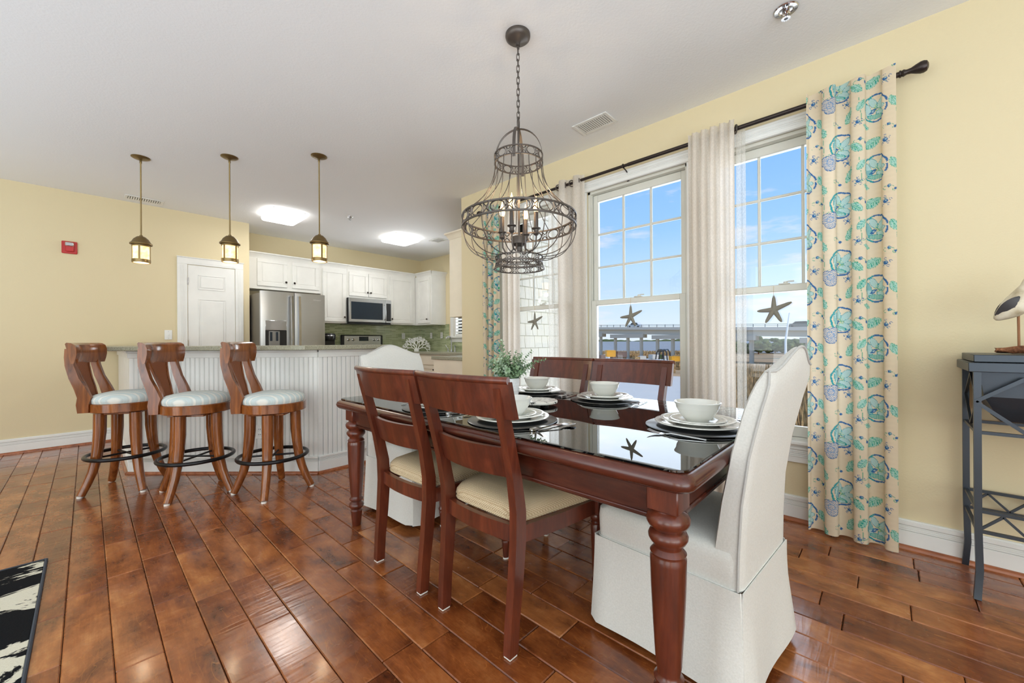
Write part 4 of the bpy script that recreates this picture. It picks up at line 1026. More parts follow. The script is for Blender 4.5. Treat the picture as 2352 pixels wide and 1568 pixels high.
# ------------------------------------------------------------------ slipcovered parsons chairs (local: front +y)
def parsons():
    t = thing('parsons_chair', '', 'dining chair', (0, 0, 0), 0, 'grey slipcovered chairs at the table ends')
    # y: front edge +.25, back -.26
    hw, yf, yb = .238, .262, -.245
    def ring(w, f, b, z, r=.03, cr=.0): return rrect(-w, b, w, f, r, z, 4)
    G().loft([ring(hw-.004, yf-.004, yb+.0, .335), ring(hw, yf, yb, .345), ring(hw+.002, yf+.002, yb, .42), ring(hw-.001, yf-.001, yb, .450), ring(hw-.02, yf-.02, yb+.01, .464), ring(hw-.10, yf-.1, yb+.08, .470), ring(.02, .02, -.02, .472, .005)]).build('seat', m_linen, t, smooth=50)
    # skirt: four flared panels with box pleats at the corners
    def skirt(pa, pb, n_out, nm='skirt_panel'):
        pa, pb, no = Vector(pa), Vector(pb), Vector(n_out); secs = []; th = .004
        d = (pb-pa).normalized()
        for i in range(9):
            s = i/8; z = .345-(.345-.035)*s; fl = .010+.028*s**1.3; row = []
            N = 14
            for k in range(N+1):
                u = k/N; p = pa.lerp(pb, u)+d*((u-.5)*2*.018*s); e = max(0, abs(u-.5)*2-.86)/.14
                q = p+no*(fl+.006*sin(u*7+z*6)*s-.026*e*s); row.append((q.x, q.y, z+.004*sin(u*5)*s))
            bk = [(x-no.x*th, y-no.y*th, z_) for x, y, z_ in reversed(row)]
            secs.append(row+bk)
        G().loft(secs).build(nm, m_linen, t, smooth=50)
    skirt((-hw, yf, 0), (hw, yf, 0), (0, 1, 0)); skirt((-hw, yb, 0), (-hw, yf, 0), (-1, 0, 0)); skirt((hw, yf, 0), (hw, yb, 0), (1, 0, 0)); skirt((hw, yb, 0), (-hw, yb, 0), (0, -1, 0))
    for sx_, sy_ in ((-1, 1), (1, 1), (-1, -1), (1, -1)): # pleat gussets behind the corner slits
        g = G(); secs = []
        cx, cy = sx_*hw, (yf if sy_ > 0 else yb)
        for i in range(9):
            s = i/8; z = .345-(.345-.04)*s; r = .004+.018*s**1.3
            secs.append([(cx+sx_*r*cos(a), cy+sy_*r*sin(a), z) for a in [q*pi/2/8 for q in range(9)]]+[(cx+sx_*.001, cy+sy_*.001, z)])
        g.loft(secs).build('corner_pleat', m_linen, t, smooth=50)
    # back: reclined camel back slab
    NZ = 18; secs = []
    def top(u): return 1.004+.068*(cos(min(1, abs(u)/.98)*pi)*.5+.5)
    def half(z): return float(np.interp(z, (.345, .6, .85, 1.0), (hw, hw-.004, hw+.004, hw+.002)))
    def yfr(z): return float(np.interp(z, (.345, .45, .6, .75, .9, 1.02, 1.08), (-.145, -.165, -.185, -.215, -.255, -.300, -.330)))
    def ybk(z): return float(np.interp(z, (.345, .45, .6, .75, .9, 1.02, 1.08), (-.248, -.250, -.258, -.280, -.315, -.350, -.365)))
    NU = 20; vs = []; fs = []
    def pt(u, s, face):
        zt_ = top(u); z = .345+(zt_-.345)*s; w = half(min(z, 1.0)); x = u*w
        y = yfr(z) if face == 0 else ybk(z)
        if s > .9: k = (s-.9)/.1; y += (1 if face else -1)*.012*k*k
        rr = max(0, abs(u)-.88)/.12; y += (1 if face else -1)*.010*rr*rr
        return (x, y, z)
    g = G()
    rows = []
    for i in range(NZ+1):
        s = i/NZ; row = [pt(-1+2*k/NU, s, 0) for k in range(NU+1)]+[pt(1-2*k/NU, s, 1) for k in range(NU+1)]
        rows.append(row)
    g.loft(rows); g.build('back', m_linen, t, smooth=60)
    # piping along the rear edges and the top seams
    g = G(); pl = [pt(-1, i/NZ, 1) for i in range(NZ+1)]+[pt(-1+2*k/NU, 1, 1) for k in range(1, NU+1)]+[pt(1, 1-i/NZ, 1) for i in range(1, NZ+1)]
    g.tube([(x*1.006, y-.001, z+.001) for x, y, z in pl], .0042, 8); 
    for s in (-1, 1):
        a, b = Vector(pt(s, 1, 0)), Vector(pt(s, 1, 1)); g.tube([a.lerp(b, i/5)+Vector((s*.001, 0, .002)) for i in range(6)], .0036, 6)
    g.build('piping', m_piping, t)
    g = G(); g.tube([(x, y, .345) for x, y, _ in rrect(-hw-.002, yb-.002, hw+.002, yf+.002, .03, 0, 4)], .0026, 6, True); g.build('seam', m_linen, t)
    for sx_ in (-1, 1):
        for y in (yf-.045, yb+.045): G().box(sx_*(hw-.03)-.018, y-.018, 0, sx_*(hw-.03)+.018, y+.018, .3, .004).build('leg', m_black, t)
    return t
pz = parsons(); put(pz, (1.575, .548, 0), radians(-4)); pz['label'] = 'grey linen slipcovered chair at the near table end, closest to camera'
dup(pz, (1.522, 2.288, 0), pi+radians(3), 'grey linen slipcovered chair at the far table end, toward the bar')

# ------------------------------------------------------------------ place settings
def plate(r, z, h, rim): # profile of a plate with raised rings on the rim
    return [(0, z), (r*.55, z), (r*.60, z+.002), (r*.66, z+h*.55), (r*.80, z+h*.8), (r*.84, z+h*.80+.0012), (r*.88, z+h*.85), (r*.92, z+h*.9+.0012), (r*.97, z+h), (r, z+h), (r*.995, z+h+.003), (r*.96, z+h+.003), (r*.91, z+h*.9+.0042), (r*.87, z+h*.86+.003), (r*.80, z+h*.8+.003), (r*.64, z+h*.55+.003), (r*.58, z+.005), (0, z+.005)]
def ceramics(nm, prof, n=48): return G().lathe(prof, n, cap=False).build(nm, m_ceramic, None, smooth=45)
ZT = .7607
protos = {}
protos['placemat'] = G().lathe([(0, 0), (.186, 0), (.190, .002), (.190, .0035), (.186, .0055), (0, .0055)], 56, cap=False).build('placemat', m_mat, None)
protos['charger_plate'] = ceramics('charger_plate', plate(.155, 0, .014, 0), 56)
protos['dinner_plate'] = ceramics('dinner_plate', plate(.134, 0, .020, 0), 56)
protos['salad_plate'] = ceramics('salad_plate', plate(.102, 0, .014, 0), 48)
protos['soup_bowl'] = ceramics('soup_bowl', [(0, 0), (.040, 0), (.042, .004), (.046, .008), (.058, .020), (.070, .040), (.0745, .050), (.0757, .052), (.077, .062), (.0835, .072), (.084, .0745), (.081, .0755), (.077, .070), (.0725, .060), (.066, .040), (.054, .022), (.036, .010), (0, .009)], 48)
def handle_pts(L): return [(-L*.5, 0, .002), (-L*.42, 0, .003), (-L*.1, 0, .006), (L*.1, 0, .008), (L*.18, 0, .004)]
def spoon():
    g = G(); L = .19; pts = handle_pts(L); g.tube(pts, 1, sec=[(-.0045, -.0012), (.0045, -.0012), (.0045, .0012), (-.0045, .0012)])
    rows = []
    for i in range(9):
        u = i/8; x = L*.16+.062*u; w = .0205*sqrt(max(0.0, 1-(2*u-1)**2))**.9+.0012; row = []
        for k in range(9):
            v = -1+k/4; row.append((x, v*w, .003+.006*(v*v)*sin(pi*u)+.004*abs(2*u-1)**2))
        rows.append(row+[(p, q, r-.0012) for p, q, r in reversed(row)])
    g.loft(rows); return g.build('spoon', m_chrome, None)
def fork():
    g = G(); L = .195; g.tube(handle_pts(L), 1, sec=[(-.0045, -.0012), (.0045, -.0012), (.0045, .0012), (-.0045, .0012)])
    g.loft([[(L*.16, -.004, .004), (L*.16, .004, .004), (L*.16, .004, .006), (L*.16, -.004, .006)], [(L*.24, -.0115, .002), (L*.24, .0115, .002), (L*.24, .0115, .004), (L*.24, -.0115, .004)], [(L*.28, -.0122, .003), (L*.28, .0122, .003), (L*.28, .0122, .0045), (L*.28, -.0122, .0045)]])
    for k in range(4):
        y = -.0105+k*.007; g.tube([(L*.28, y, .0035), (L*.36, y, .005), (L*.44, y, .009), (L*.50, y, .014)], [.0016, .0015, .0013, .0009], 5)
    return g.build('fork', m_chrome, None)
def knife():
    g = G(); L = .23; g.loft([[(x, -w, .001), (x, w, .001), (x, w, .001+h), (x, -w, .001+h)] for x, w, h in ((-.115, .004, .004), (-.11, .008, .008), (-.03, .0085, .008), (-.01, .006, .005), (.0, .009, .0022), (.06, .0105, .0018), (.10, .008, .0016), (.118, .002, .0014))]); return g.build('knife', m_chrome, None)
protos['spoon'] = spoon(); protos['fork'] = fork(); protos['knife'] = knife()
used = set()
def place(kind, loc, rz, label, cat, group):
    o = protos[kind]
    if kind in used: o = o.copy(); COL.objects.link(o)
    used.add(kind); o.location = loc; o.rotation_euler = (0, 0, rz); tag(o, label, cat, group)
SET = [(1.612, .535, pi/2, 'at the near table end', True),
       (2.00, 1.165, pi, 'on window side, under middle starfish', True), (2.00, 1.66, pi, 'on window side, beside plant pot', True),
       (1.235, 1.16, 0, 'before nearest cherry side chair', True), (1.235, 1.665, 0, 'before left cherry side chair', True),
       (1.60, 2.205, -pi/2, 'at the far table end', True)]
for (x, y, a, where, full) in SET:
    # a: direction from diner into the table
    di = Vector((cos(a), sin(a))); ri = Vector((sin(a), -cos(a)))
    place('placemat', (x-di.x*.0, y, ZT), a, 'black round placemat '+where, 'placemat', 'black round placemats')
    z = ZT+.0057; place('charger_plate', (x, y, z), a, 'widest white plate, bottom of stack '+where, 'plate', 'wide white plates')
    z += .0055; place('dinner_plate', (x, y, z), a, 'middle white plate of stack '+where, 'plate', 'middle white plates')
    z += .0055; place('salad_plate', (x, y, z), a, 'smallest white plate, under bowl '+where, 'plate', 'small white plates')
    z += .0055; place('soup_bowl', (x, y, z), a, 'white bowl on top of the plates '+where, 'bowl', 'white bowls')
    zz = ZT+.0008
    f = Vector((x, y))-ri*.215; k = Vector((x, y))+ri*.205; s = Vector((x, y))+ri*.235
    place('fork', (f.x, f.y, zz), a+.08, 'steel fork left of the plates '+where, 'fork', 'steel forks')
    place('knife', (k.x, k.y, zz), a-.06, 'steel knife right of the plates '+where, 'knife', 'steel knives')
    place('spoon', (s.x, s.y, zz), a-.22, 'steel spoon right of the knife '+where, 'spoon', 'steel spoons')

# marble trivet and plant
t = thing('marble_trivet', 'round black flecked white marble board on dark feet in table middle', 'trivet', (1.62, 1.335, ZT))
G().lathe([(0, .012), (.098, .012), (.101, .015), (.101, .023), (.098, .026), (0, .026)], 48, cap=False).build('slab', m_marble, t)
for k in range(3): a = k*2.1+.3; G().lathe([(.012, 0), (.014, .004), (.012, .0125)], 14, (.06*cos(a), .06*sin(a))).build('foot', m_black, t)
t = thing('eucalyptus_plant', 'bushy green eucalyptus plant in a textured white pot on the table', 'plant', (1.605, 1.53, ZT))
G().lathe([(0, 0), (.044, 0), (.046, .004), (.0575, .128), (.0565, .131), (.054, .128), (.045, .08), (0, .07)], 48, cap=False).build('pot', m_pot, t)
g = G()
for j in range(7):
    for k in range(22):
        a = 2*pi*(k+.5*(j % 2))/22; z = .018+j*.015; r = .0465+z*.0865-.0004
        c_, s_ = cos(a), sin(a); w = .0052; p = lambda u, v: ((r+.0+.086*v)*c_-u*s_, (r+.086*v)*s_+u*c_, z+v)
        tip = ((r+.0022)*c_, (r+.0022)*s_, z); q = [p(-w, 0), p(0, -.0075), p(w, 0), p(0, .0075)]; g.add(q+[tip], [(0, 1, 4), (1, 2, 4), (2, 3, 4), (3, 0, 4)])
tag(g.build('embossed_pattern', m_pot, t, smooth=0), kind='stuff')
rl = random.Random(21); gs = G(); gl = G()
for st in range(84):
    a = rl.uniform(0, 2*pi); lean = rl.uniform(.05, 1.05); L = rl.uniform(.085, .155)*(1.15 if lean < .5 else 1.0)
    if st in (0, 1, 2): a, lean, L = ((TH*-1+pi/2+2.6), .35, .24) if st == 0 else ((-.75, .95, .23) if st == 1 else (-.9, .55, .2))
    pts = []
    for i in range(8):
        s = i/7; r = .02+L*s*sin(lean*(.6+.4*s)); z = .115+L*s*cos(lean*(.6+.5*s)); pts.append(Vector((r*cos(a+.15*s), r*sin(a+.15*s), z)))
    gs.tube(pts, [.0016-.001*i/7 for i in range(8)], 4)
    nl = int(L/.0125)
    for i in range(nl):
        s = (i+1.0)/nl; f = s*7; k = min(6, int(f)); p = pts[k].lerp(pts[k+1], f-k); d = (pts[k+1]-pts[k]).normalized()
        for q in range(2):
            side = d.orthogonal().normalized(); side = Matrix.Rotation(i*1.4+q*pi+rl.uniform(-.4, .4), 4, d) @ side
            ax = (side+d*.45).normalized(); nrm = ax.cross(d).normalized(); R = rl.uniform(.0095, .0145)*(1-.4*s); ce = p+ax*R
            wv = nrm; up = ax.cross(wv).normalized()
            vs = [ce+ax*(R*cos(b)*1.05)+wv*(R*.82*sin(b))+up*(.0018*cos(2*b)) for b in [2*pi*m_/8 for m_ in range(8)]]
            gl.add([tuple(v_) for v_ in vs]+[tuple(ce-up*.0015)], [(m_, (m_+1) % 8, 8) for m_ in range(8)])
gs.build('stems', m_stem, t, fix=False); tag(gl.build('foliage', m_leaf, t, smooth=0, fix=False), kind='stuff')

# ------------------------------------------------------------------ curtains
RZ, RXX = 2.452, WX-.085
t = thing('curtain_rod', 'dark bronze curtain rod with trumpet finial spanning the three windows', 'curtain rod', (RXX, 1.45, RZ))
g = G(); g.tube([(0, -1.50, 0), (0, 0, 0)], .0135, 14); g.tube([(0, -.0, 0), (0, 1.62, 0)], .0115, 14); g.build('rod', m_bronze, t)
def fin(s):
    g = G().lathe([(.0135, 0), (.0175, .002), (.0175, .008), (.014, .010), (.0155, .014), (.0175, .018), (.014, .024), (.012, .030), (.014, .045), (.022, .062), (.028, .078), (.0285, .090), (.024, .101), (.012, .107), (0, .108)], 22)
    f = g.build('finial', m_bronze, t); f.matrix_local = Matrix.Translation((0, -1.50 if s < 0 else 1.62, 0)) @ Matrix.Rotation(pi/2*(1 if s < 0 else -1), 4, 'X'); return f
fin(-1); fin(1)
for yy in (0.04, -1.47, 1.58):
    g = G(); g.lathe([(.0, -.018)], 4) if 0 else None
    g.tube([(.014*cos(a)*1.1, yy, .015*sin(a)) for a in [2*pi*k/16 for k in range(16)]], .0035, 6, True); g.tube([(.012, yy, -.012), (.045, yy, -.02), (.066, yy, -.03), (.0775, yy, -.075)], .0045, 8); g.box(.0755, yy-.01, -.095, .0845, yy+.01, -.03, .002); g.build('bracket', m_bronze, t)

def curtain(name, y0, y1, z0, ztop, folds, amp, mat, pattern=False, res=.004, x0=None, phase=0, taper=.0, nz=None, over=.30, shift=0, head=.05):
    x0 = RXX if x0 is None else x0
    W_ = (y1-y0); arc = None
    N = 4000; u = np.linspace(0, 1, N); 
    y = y0+W_*u+over*W_/folds*np.sin(4*pi*folds*u+phase*2)*.25; x = x0+amp*np.cos(2*pi*folds*u+phase)
    s = np.concatenate([[0], np.cumsum(np.hypot(np.diff(x), np.diff(y)))]); Lf = s[-1]
    nu = max(30, int(Lf/res)); us = np.interp(np.linspace(0, Lf, nu), s, u); nz = nz or max(12, int((ztop-z0)/res))
    zz = np.linspace(z0, ztop, nz); U, Z = np.meshgrid(us, zz)
    tt = np.clip((ztop-Z)/.5, 0, 1); am = amp*(.55+.45*tt)*(1+.10*np.sin(Z*2.1+U*5))
    ph = phase+.35*np.sin(Z*1.3+1.0+shift)*tt*.35
    Y = y0+W_*U+over*W_/folds*np.sin(4*pi*folds*U+ph*2)*.25+taper*(1-U)*(Z-z0)/(ztop-z0)
    X = x0+am*np.cos(2*pi*folds*U+ph)
    # hem scallop and small head ripple
    Zc = Z+np.where(Z > ztop-head, .004*np.cos(2*pi*folds*2*U), 0)
    V = np.stack([X, Y, Zc], -1).reshape(-1, 3)
    idx = np.arange(nu*nz).reshape(nz, nu); F = np.stack([idx[:-1, :-1], idx[:-1, 1:], idx[1:, 1:], idx[1:, :-1]], -1).reshape(-1, 4)
    me = bpy.data.meshes.new(name); me.vertices.add(len(V)); me.vertices.foreach_set('co', V.ravel().astype(np.float32))
    me.loops.add(len(F)*4); me.loops.foreach_set('vertex_index', F.ravel()); me.polygons.add(len(F)); me.polygons.foreach_set('loop_start', np.arange(0, len(F)*4, 4)); 
    me.update(calc_edges=True); me.polygons.foreach_set('use_smooth', [True]*len(F)); me.materials.append(mat)
    if pattern:
        a = (np.linspace(0, Lf, nu)[None, :]+np.zeros_like(Z)+shift); col = print_pattern(a, Z)
        ca = me.color_attributes.new('print', 'FLOAT_COLOR', 'POINT'); rgba = np.concatenate([col.reshape(-1, 3), np.ones((col.shape[0]*col.shape[1], 1))], 1)
        ca.data.foreach_set('color', rgba.ravel().astype(np.float32))
    o = bpy.data.objects.new(name, me); COL.objects.link(o); return o

# printed floral: every motif is a small signed shape evaluated on the cloth's own coordinates
CL = {k: np.array(lin(v)) for k, v in dict(base=(232, 216, 190), navy=(62, 110, 165), teal=(56, 158, 166), green=(76, 172, 138), pale=(188, 216, 214), lime=(170, 200, 120), grey=(132, 160, 196), mid=(176, 216, 204)).items()}
PU, PV = .46, .315
def print_pattern(a, z):
    C_ = np.zeros(a.shape+(3,))+CL['base']
    A_ = np.mod(a, PU); Zp = np.mod(z, PV)
    def loc(cu, cv, rot=0, s=1):
        du = np.mod(A_-cu+PU/2, PU)-PU/2; dv = np.mod(Zp-cv+PV/2, PV)-PV/2
        c, s_ = cos(rot), sin(rot); return (du*c+dv*s_)/s, (-du*s_+dv*c)/s
    def paint(mask, c): C_[mask] = CL[c]
    def ell(x, y, cx, cy, rx, ry, rot=0):
        c, s_ = cos(rot), sin(rot); X = (x-cx)*c+(y-cy)*s_; Y = -(x-cx)*s_+(y-cy)*c; return np.sqrt((X/rx)**2+(Y/ry)**2)
    def flower(cu, cv, rot=0, s=1):
        x, y = loc(cu, cv, rot, s); r = np.hypot(x, y); th = np.arctan2(y, x)
        R = .068*(1+.05*np.abs(np.cos(4.5*th))-.02); 
        ring = (np.abs(r-R) < .0042) & (th > -2.4) & (th < 2.4+.6) | (np.abs(r-R) < .0042) & (th < -2.6)
        paint(ring & (x < .02), 'navy'); paint(ring & (x >= .02), 'teal')
        for (cx, cy, rx, ry, ro) in ((-.020, .022, .017, .034, .6), (.018, .030, .015, .030, -.45), (-.022, -.030, .030, .018, .35), (-.036, -.004, .022, .013, -.1)):
            e_ = ell(x, y, cx, cy, rx, ry, ro); paint(e_ < 1, 'pale'); paint((e_ < 1.0) & (e_ > .885), 'teal'); paint((e_ < .42) & (e_ > .33), 'mid')
        e_ = ell(x, y, .040, -.004, .016, .040, -.25); paint(e_ < 1, 'pale'); paint((e_ < 1) & (np.mod(y, .0066) < .0018), 'teal'); paint((e_ < 1) & (e_ > .9), 'teal')
        e_ = ell(x, y, .004, -.044, .040, .013, .12); paint(e_ < 1, 'pale'); paint((e_ < 1) & (np.mod(x, .0066) < .0022), 'green'); paint((e_ < 1) & (e_ > .84), 'teal')
        for k in range(5):
            q = 1.9+k*.35; dd = np.abs((x-.016)*sin(q)-(y+.012)*cos(q)); along = (x-.016)*cos(q)+(y+.012)*sin(q); paint((dd < .0011) & (along > .008) & (along < .035), 'lime')
        e_ = np.abs(x-.018)/.017+np.abs(y+.014+.6*(x-.018))/.012; paint(e_ < 1, 'navy'); paint(e_ < .35, 'pale')
        st = (np.abs(y+.036+.55*(x-.05)-.004*np.sin(x*60)) < .0013) & (x > .05) & (x < .12); paint(st, 'green')
        st = (np.abs(x-.100-.006*np.sin(y*38)) < .0011) & (y > -.055) & (y < .07); paint(st, 'green')
    def leaf(cu, cv, rot, s=1):
        x, y = loc(cu, cv, rot, s); L = .045
        w = .024*np.clip(1-(x/L)**2, 0, 1)**.8*(1+.22*(np.mod(x*95, 1)-.5)); m = (np.abs(y) < w) & (np.abs(x) < L)
        paint(m, 'mid'); paint(m & ((np.abs(y) > w-.0022) | (np.abs(y) < .0011) | (np.mod(x-np.abs(y)*.7, .011) < .0020)), 'green'); paint(m & (np.mod(x-np.abs(y)*.7+.004, .022) < .0016), 'teal')
    def bud(cu, cv, s=1):
        x, y = loc(cu, cv, 0, s); r = np.hypot(x, y); paint(r < .0105, 'navy'); paint((np.hypot(x+.003, y-.003) < .0034), 'pale')
        for k in range(5):
            q = 2*pi*k/5+.3; cx, cy = .021*cos(q), .021*sin(q); rr = np.hypot(x-cx, y-cy); paint((np.abs(rr-.0052) < .0012) & (np.arctan2(y-cy, x-cx) > -1.9), 'navy')
            paint((np.abs(r-.0145) < .001) & (np.mod(np.arctan2(y, x)-q, 2*pi) < .5), 'teal')
    def berry(cu, cv, s=1):
        x, y = loc(cu, cv, .2, s); paint(np.hypot(x, y) < .0085, 'navy'); paint(np.hypot(x+.002, y-.002) < .003, 'mid'); paint(np.hypot(x+.030, y+.016) < .0072, 'navy')
        rr = np.hypot(x+.012, y+.012); paint((np.abs(rr-.012) < .001) & (y > -.012), 'green'); rr = np.hypot(x-.016, y+.012); paint((np.abs(rr-.009) < .001) & (x > .01), 'green')
    def star(cu, cv, rot):
        x, y = loc(cu, cv, rot); r = np.hypot(x, y); th = np.arctan2(y, x); R = .050*(.66+.34*np.abs(np.cos(1.5*th))); m = r < R
        paint(m, 'base'); paint(m & ((np.mod(x+y, .0062) < .0022) | (np.mod(x-y, .0062) < .0016)), 'grey'); paint(m & (r > R-.0038), 'navy'); paint((r < .017) & (r > .0135), 'grey')
    flower(.105, .10); leaf(.13, .235, -.5); bud(.045, .225); berry(.205, .262, 1); leaf(.222, .222, -2.4, .8)
    flower(.325, .255, .15, 1.0); star(.395, .175, .4); leaf(.272, .095, 2.2, 1.0); berry(.352, .075); leaf(.435, .035, .9, .85); bud(.215, .04, .9); leaf(.012, .10, 1.2, .7); leaf(.20, .125, -1.0, .7); berry(.03, .30, .9); bud(.29, .165, .8); berry(.455, .285, .8); leaf(.165, .008, .3, .6)
    # warm weave variation
    w = .985+.015*np.sin(z*2200)*np.sin(a*1900); return C_*w[..., None]
M = MT('printed_floral_cotton'); at_ = M.node('ShaderNodeAttribute', attribute_name='print')
M.n.remove(M.b); d_ = M.node('ShaderNodeBsdfDiffuse'); tl = M.node('ShaderNodeBsdfTranslucent'); M.link(at_.outputs[0], d_.inputs[0]); M.link(at_.outputs[0], tl.inputs[0])
mx_ = M.node('ShaderNodeMixShader', {0: .32}); M.link(d_.outputs[0], mx_.inputs[1]); M.link(tl.outputs[0], mx_.inputs[2]); M.link(mx_.outputs[0], M.out.inputs[0]); m_print = M.m
tag(curtain('floral_curtain', -.03, .338, .018, RZ+.035, 3.0, .027, m_print, True, .0032, x0=RXX-.045, phase=2.4, over=.30), 'blue and green floral curtain hanging by the finial at the right', 'curtain')
tag(curtain('floral_curtain', 2.83, 3.06, .018, RZ+.03, 3, .03, m_print, True, .006, x0=RXX-.046, phase=.5, shift=.1), 'blue and green floral curtain beside the yellow pillar', 'curtain')
def grommets(parent_, ys):
    pass
def sheer(label, y0, y1, folds, amp, phase=0, rings=(), m=m_sheer, thin=None, x0=None):
    o = curtain('sheer_curtain', y0, y1, .02, RZ+.045, folds, amp, m, False, .012, x0=x0, phase=phase, nz=90); tag(o, label, 'curtain', 'white sheer curtains')
    for (yy, a) in rings:
        q = G().at((0, 0, 0), a).tube([(.026*cos(b), 0, .026*sin(b)) for b in [2*pi*k/24 for k in range(24)]], .0045, 6, True).build('grommet', m_iron, o); q.location = (RXX, yy, RZ-.003)
    return o
sheer('white sheer curtain panel between the second and third windows', .70, .985, 5, .022, 1.2, ((.703, .5),), x0=RXX-.040)
sheer('white grommet sheer curtain between the first and second windows', 1.85, 2.15, 2, .045, .4, ((1.90, .7), (1.97, -.7), (2.04, .7), (2.11, -.7)))
sheer('white sheer curtain beside the left floral curtain', 2.60, 2.82, 3, .03, .4, ((2.62, .6),))
o = curtain('sheer_curtain', .655, .70, .02, RZ+.0, .6, .012, m_sheer2, False, .01, x0=RXX+.02, nz=60); tag(o, 'see-through edge strip of sheer curtain over the third window', 'curtain', 'white sheer curtains')
o = curtain('sheer_curtain', 2.14, 2.24, .02, RZ+.0, .8, .02, m_sheer2, False, .01, x0=RXX+.01, nz=60); tag(o, 'see-through strip of sheer curtain over the first window', 'curtain', 'white sheer curtains')

# starfish on strings from the sash locks
def starfish():
    t = thing('starfish_ornament', '', 'ornament', (0, 0, 0), 0, 'grey wooden starfish hanging in the windows')
    g = G(); L = [.085, .102, .088, .092, .090]; ang_ = [pi/2, radians(156), radians(-118), radians(-61), radians(-3)]; w = .017
    for l, a in zip(L, ang_):
        c, s = cos(a), sin(a); secs = []
        for i in range(7):
            u = i/6; d = l*u; ww = w*(1-.55*u)*(1 if u < .98 else .55); h = .010*(1-.55*u)
            secs.append([(h*q[1], d*c-q[0]*ww*s*1.0, d*s+q[0]*ww*c) for q in ((-1, 0), (-.55, .75), (0, 1.0), (.55, .75), (1, 0), (.55, -.75), (0, -1.0), (-.55, -.75))])
        g.loft(secs)
    g.build('body', m_star, t, smooth=35)
    G().tube([(0, 0, .08), (0, .001, .112), (0, 0, .150)], .0011, 5).build('string', m_string, t)
    G().tube([(0, .004*cos(a), .086+.004*sin(a)) for a in [2*pi*k/10 for k in range(10)]], .0009, 4, True).build('hook', m_bronze, t)
    return t
sf = starfish()
for i, (y, lab) in enumerate(((.517, 'starfish ornament in the rightmost window, nearest the camera'), (1.48, 'starfish ornament in the middle window'), (2.47, 'starfish ornament in the leftmost window against the shingles'))):
    xx = WX+.005
    if i == 0: put(sf, (xx, y, 1.283)); sf['label'] = lab
    else: dup(sf, (xx, y, 1.287), 0, lab)

# ------------------------------------------------------------------ console table, shore bird, rug
cx0, cx1, cy0, cy1 = 2.552, 2.925, -.262, -.95
t = thing('metal_console', 'dark gunmetal console stand with lattice rails against the right wall', 'console table', (0, 0, 0))
G().box(cx0+.006, cy0-.004, .996, cx1-.002, cy1+.004, 1.0265, .002).build('lid', m_gun, t)
G().box(cx0-.006, cy0+.012, .955, cx1+.008, cy1-.012, .994, .002).build('tray_frame', m_gun, t)
for (x, s) in ((cx0+.016, -1), (cx1-.018, 1)):
    for (y, q) in ((cy0-.014, 1), (cy1+.014, -1)):
        pts = [(x+s*.012-.0*s, y+q*.004, .0), (x+s*.006, y+q*.002, .03), (x+s*.0, y-q*.004, .12), (x, y-q*.002, .22), (x, y, .34), (x, y, .955)]
        G().tube(pts, 1, sec=[(-.011, -.011), (.011, -.011), (.011, .011), (-.011, .011)]).build('leg', m_gun, t)
def brun(p, q, w=.012, nm='rail', par=t): return G().bar(p, q, w).build(nm, m_gun, par)
for z in (.70, .37, .285):
    for x in (cx0+.016, cx1-.018): brun((x, cy0-.02, z), (x, cy1+.02, z), .013)
    for y in (cy0-.014, cy1+.014): brun((cx0+.02, y, z), (cx1-.02, y, z), .013)
for x in (cx0+.012, cx1-.014):
    n = 5; L = (cy1-cy0+.03)/n
    for k in range(n):
        a, b = cy0-.016+k*L, cy0-.016+(k+.5)*L; c = cy0-.016+(k+1)*L
        brun((x, a, .29), (x, b, .362), .009, 'lattice_bar'); brun((x, b, .362), (x, c, .29), .009, 'lattice_bar')
for x in (cx0+.010,):
    for c in (-.40, -.665, -.93+.12*0):
        for (p, q) in (((c+.13, .83), (c, .93)), ((c, .93), (c-.13, .83)), ((c-.13, .83), (c, .715)), ((c, .715), (c+.13, .83))):
            if q[0] < cy1 or p[0] < cy1: continue
            brun((x, p[0], p[1]), (x, q[0], q[1]), .014, 'diamond_bar')
for y in (cy0-.014,):
    xm = (cx0+cx1)/2
    for (p, q) in (((cx0+.02, .83), (xm, .94)), ((xm, .94), (cx1-.02, .83)), ((cx1-.02, .83), (xm, .715)), ((xm, .715), (cx0+.02, .83))): brun((p[0], y, p[1]), (q[0], y, q[1]), .009, 'diamond_bar')
g = G(); x0, x1 = cx0+.03, cx1-.03
g.loft([[(x0, cy0-.022, .954), (x1, cy0-.022, .954), (x1, cy1+.022, .954), (x0, cy1+.022, .954)], [(x0+.005, cy0-.035, .85), (x1-.005, cy0-.035, .85), (x1-.005, cy1+.035, .85), (x0+.005, cy1+.035, .85)], [(x0+.05, cy0-.085, .745), (x1-.05, cy0-.085, .745), (x1-.05, cy1+.085, .745), (x0+.05, cy1+.085, .745)]]); g.build('hanging_bin', m_gun, t, smooth=0)

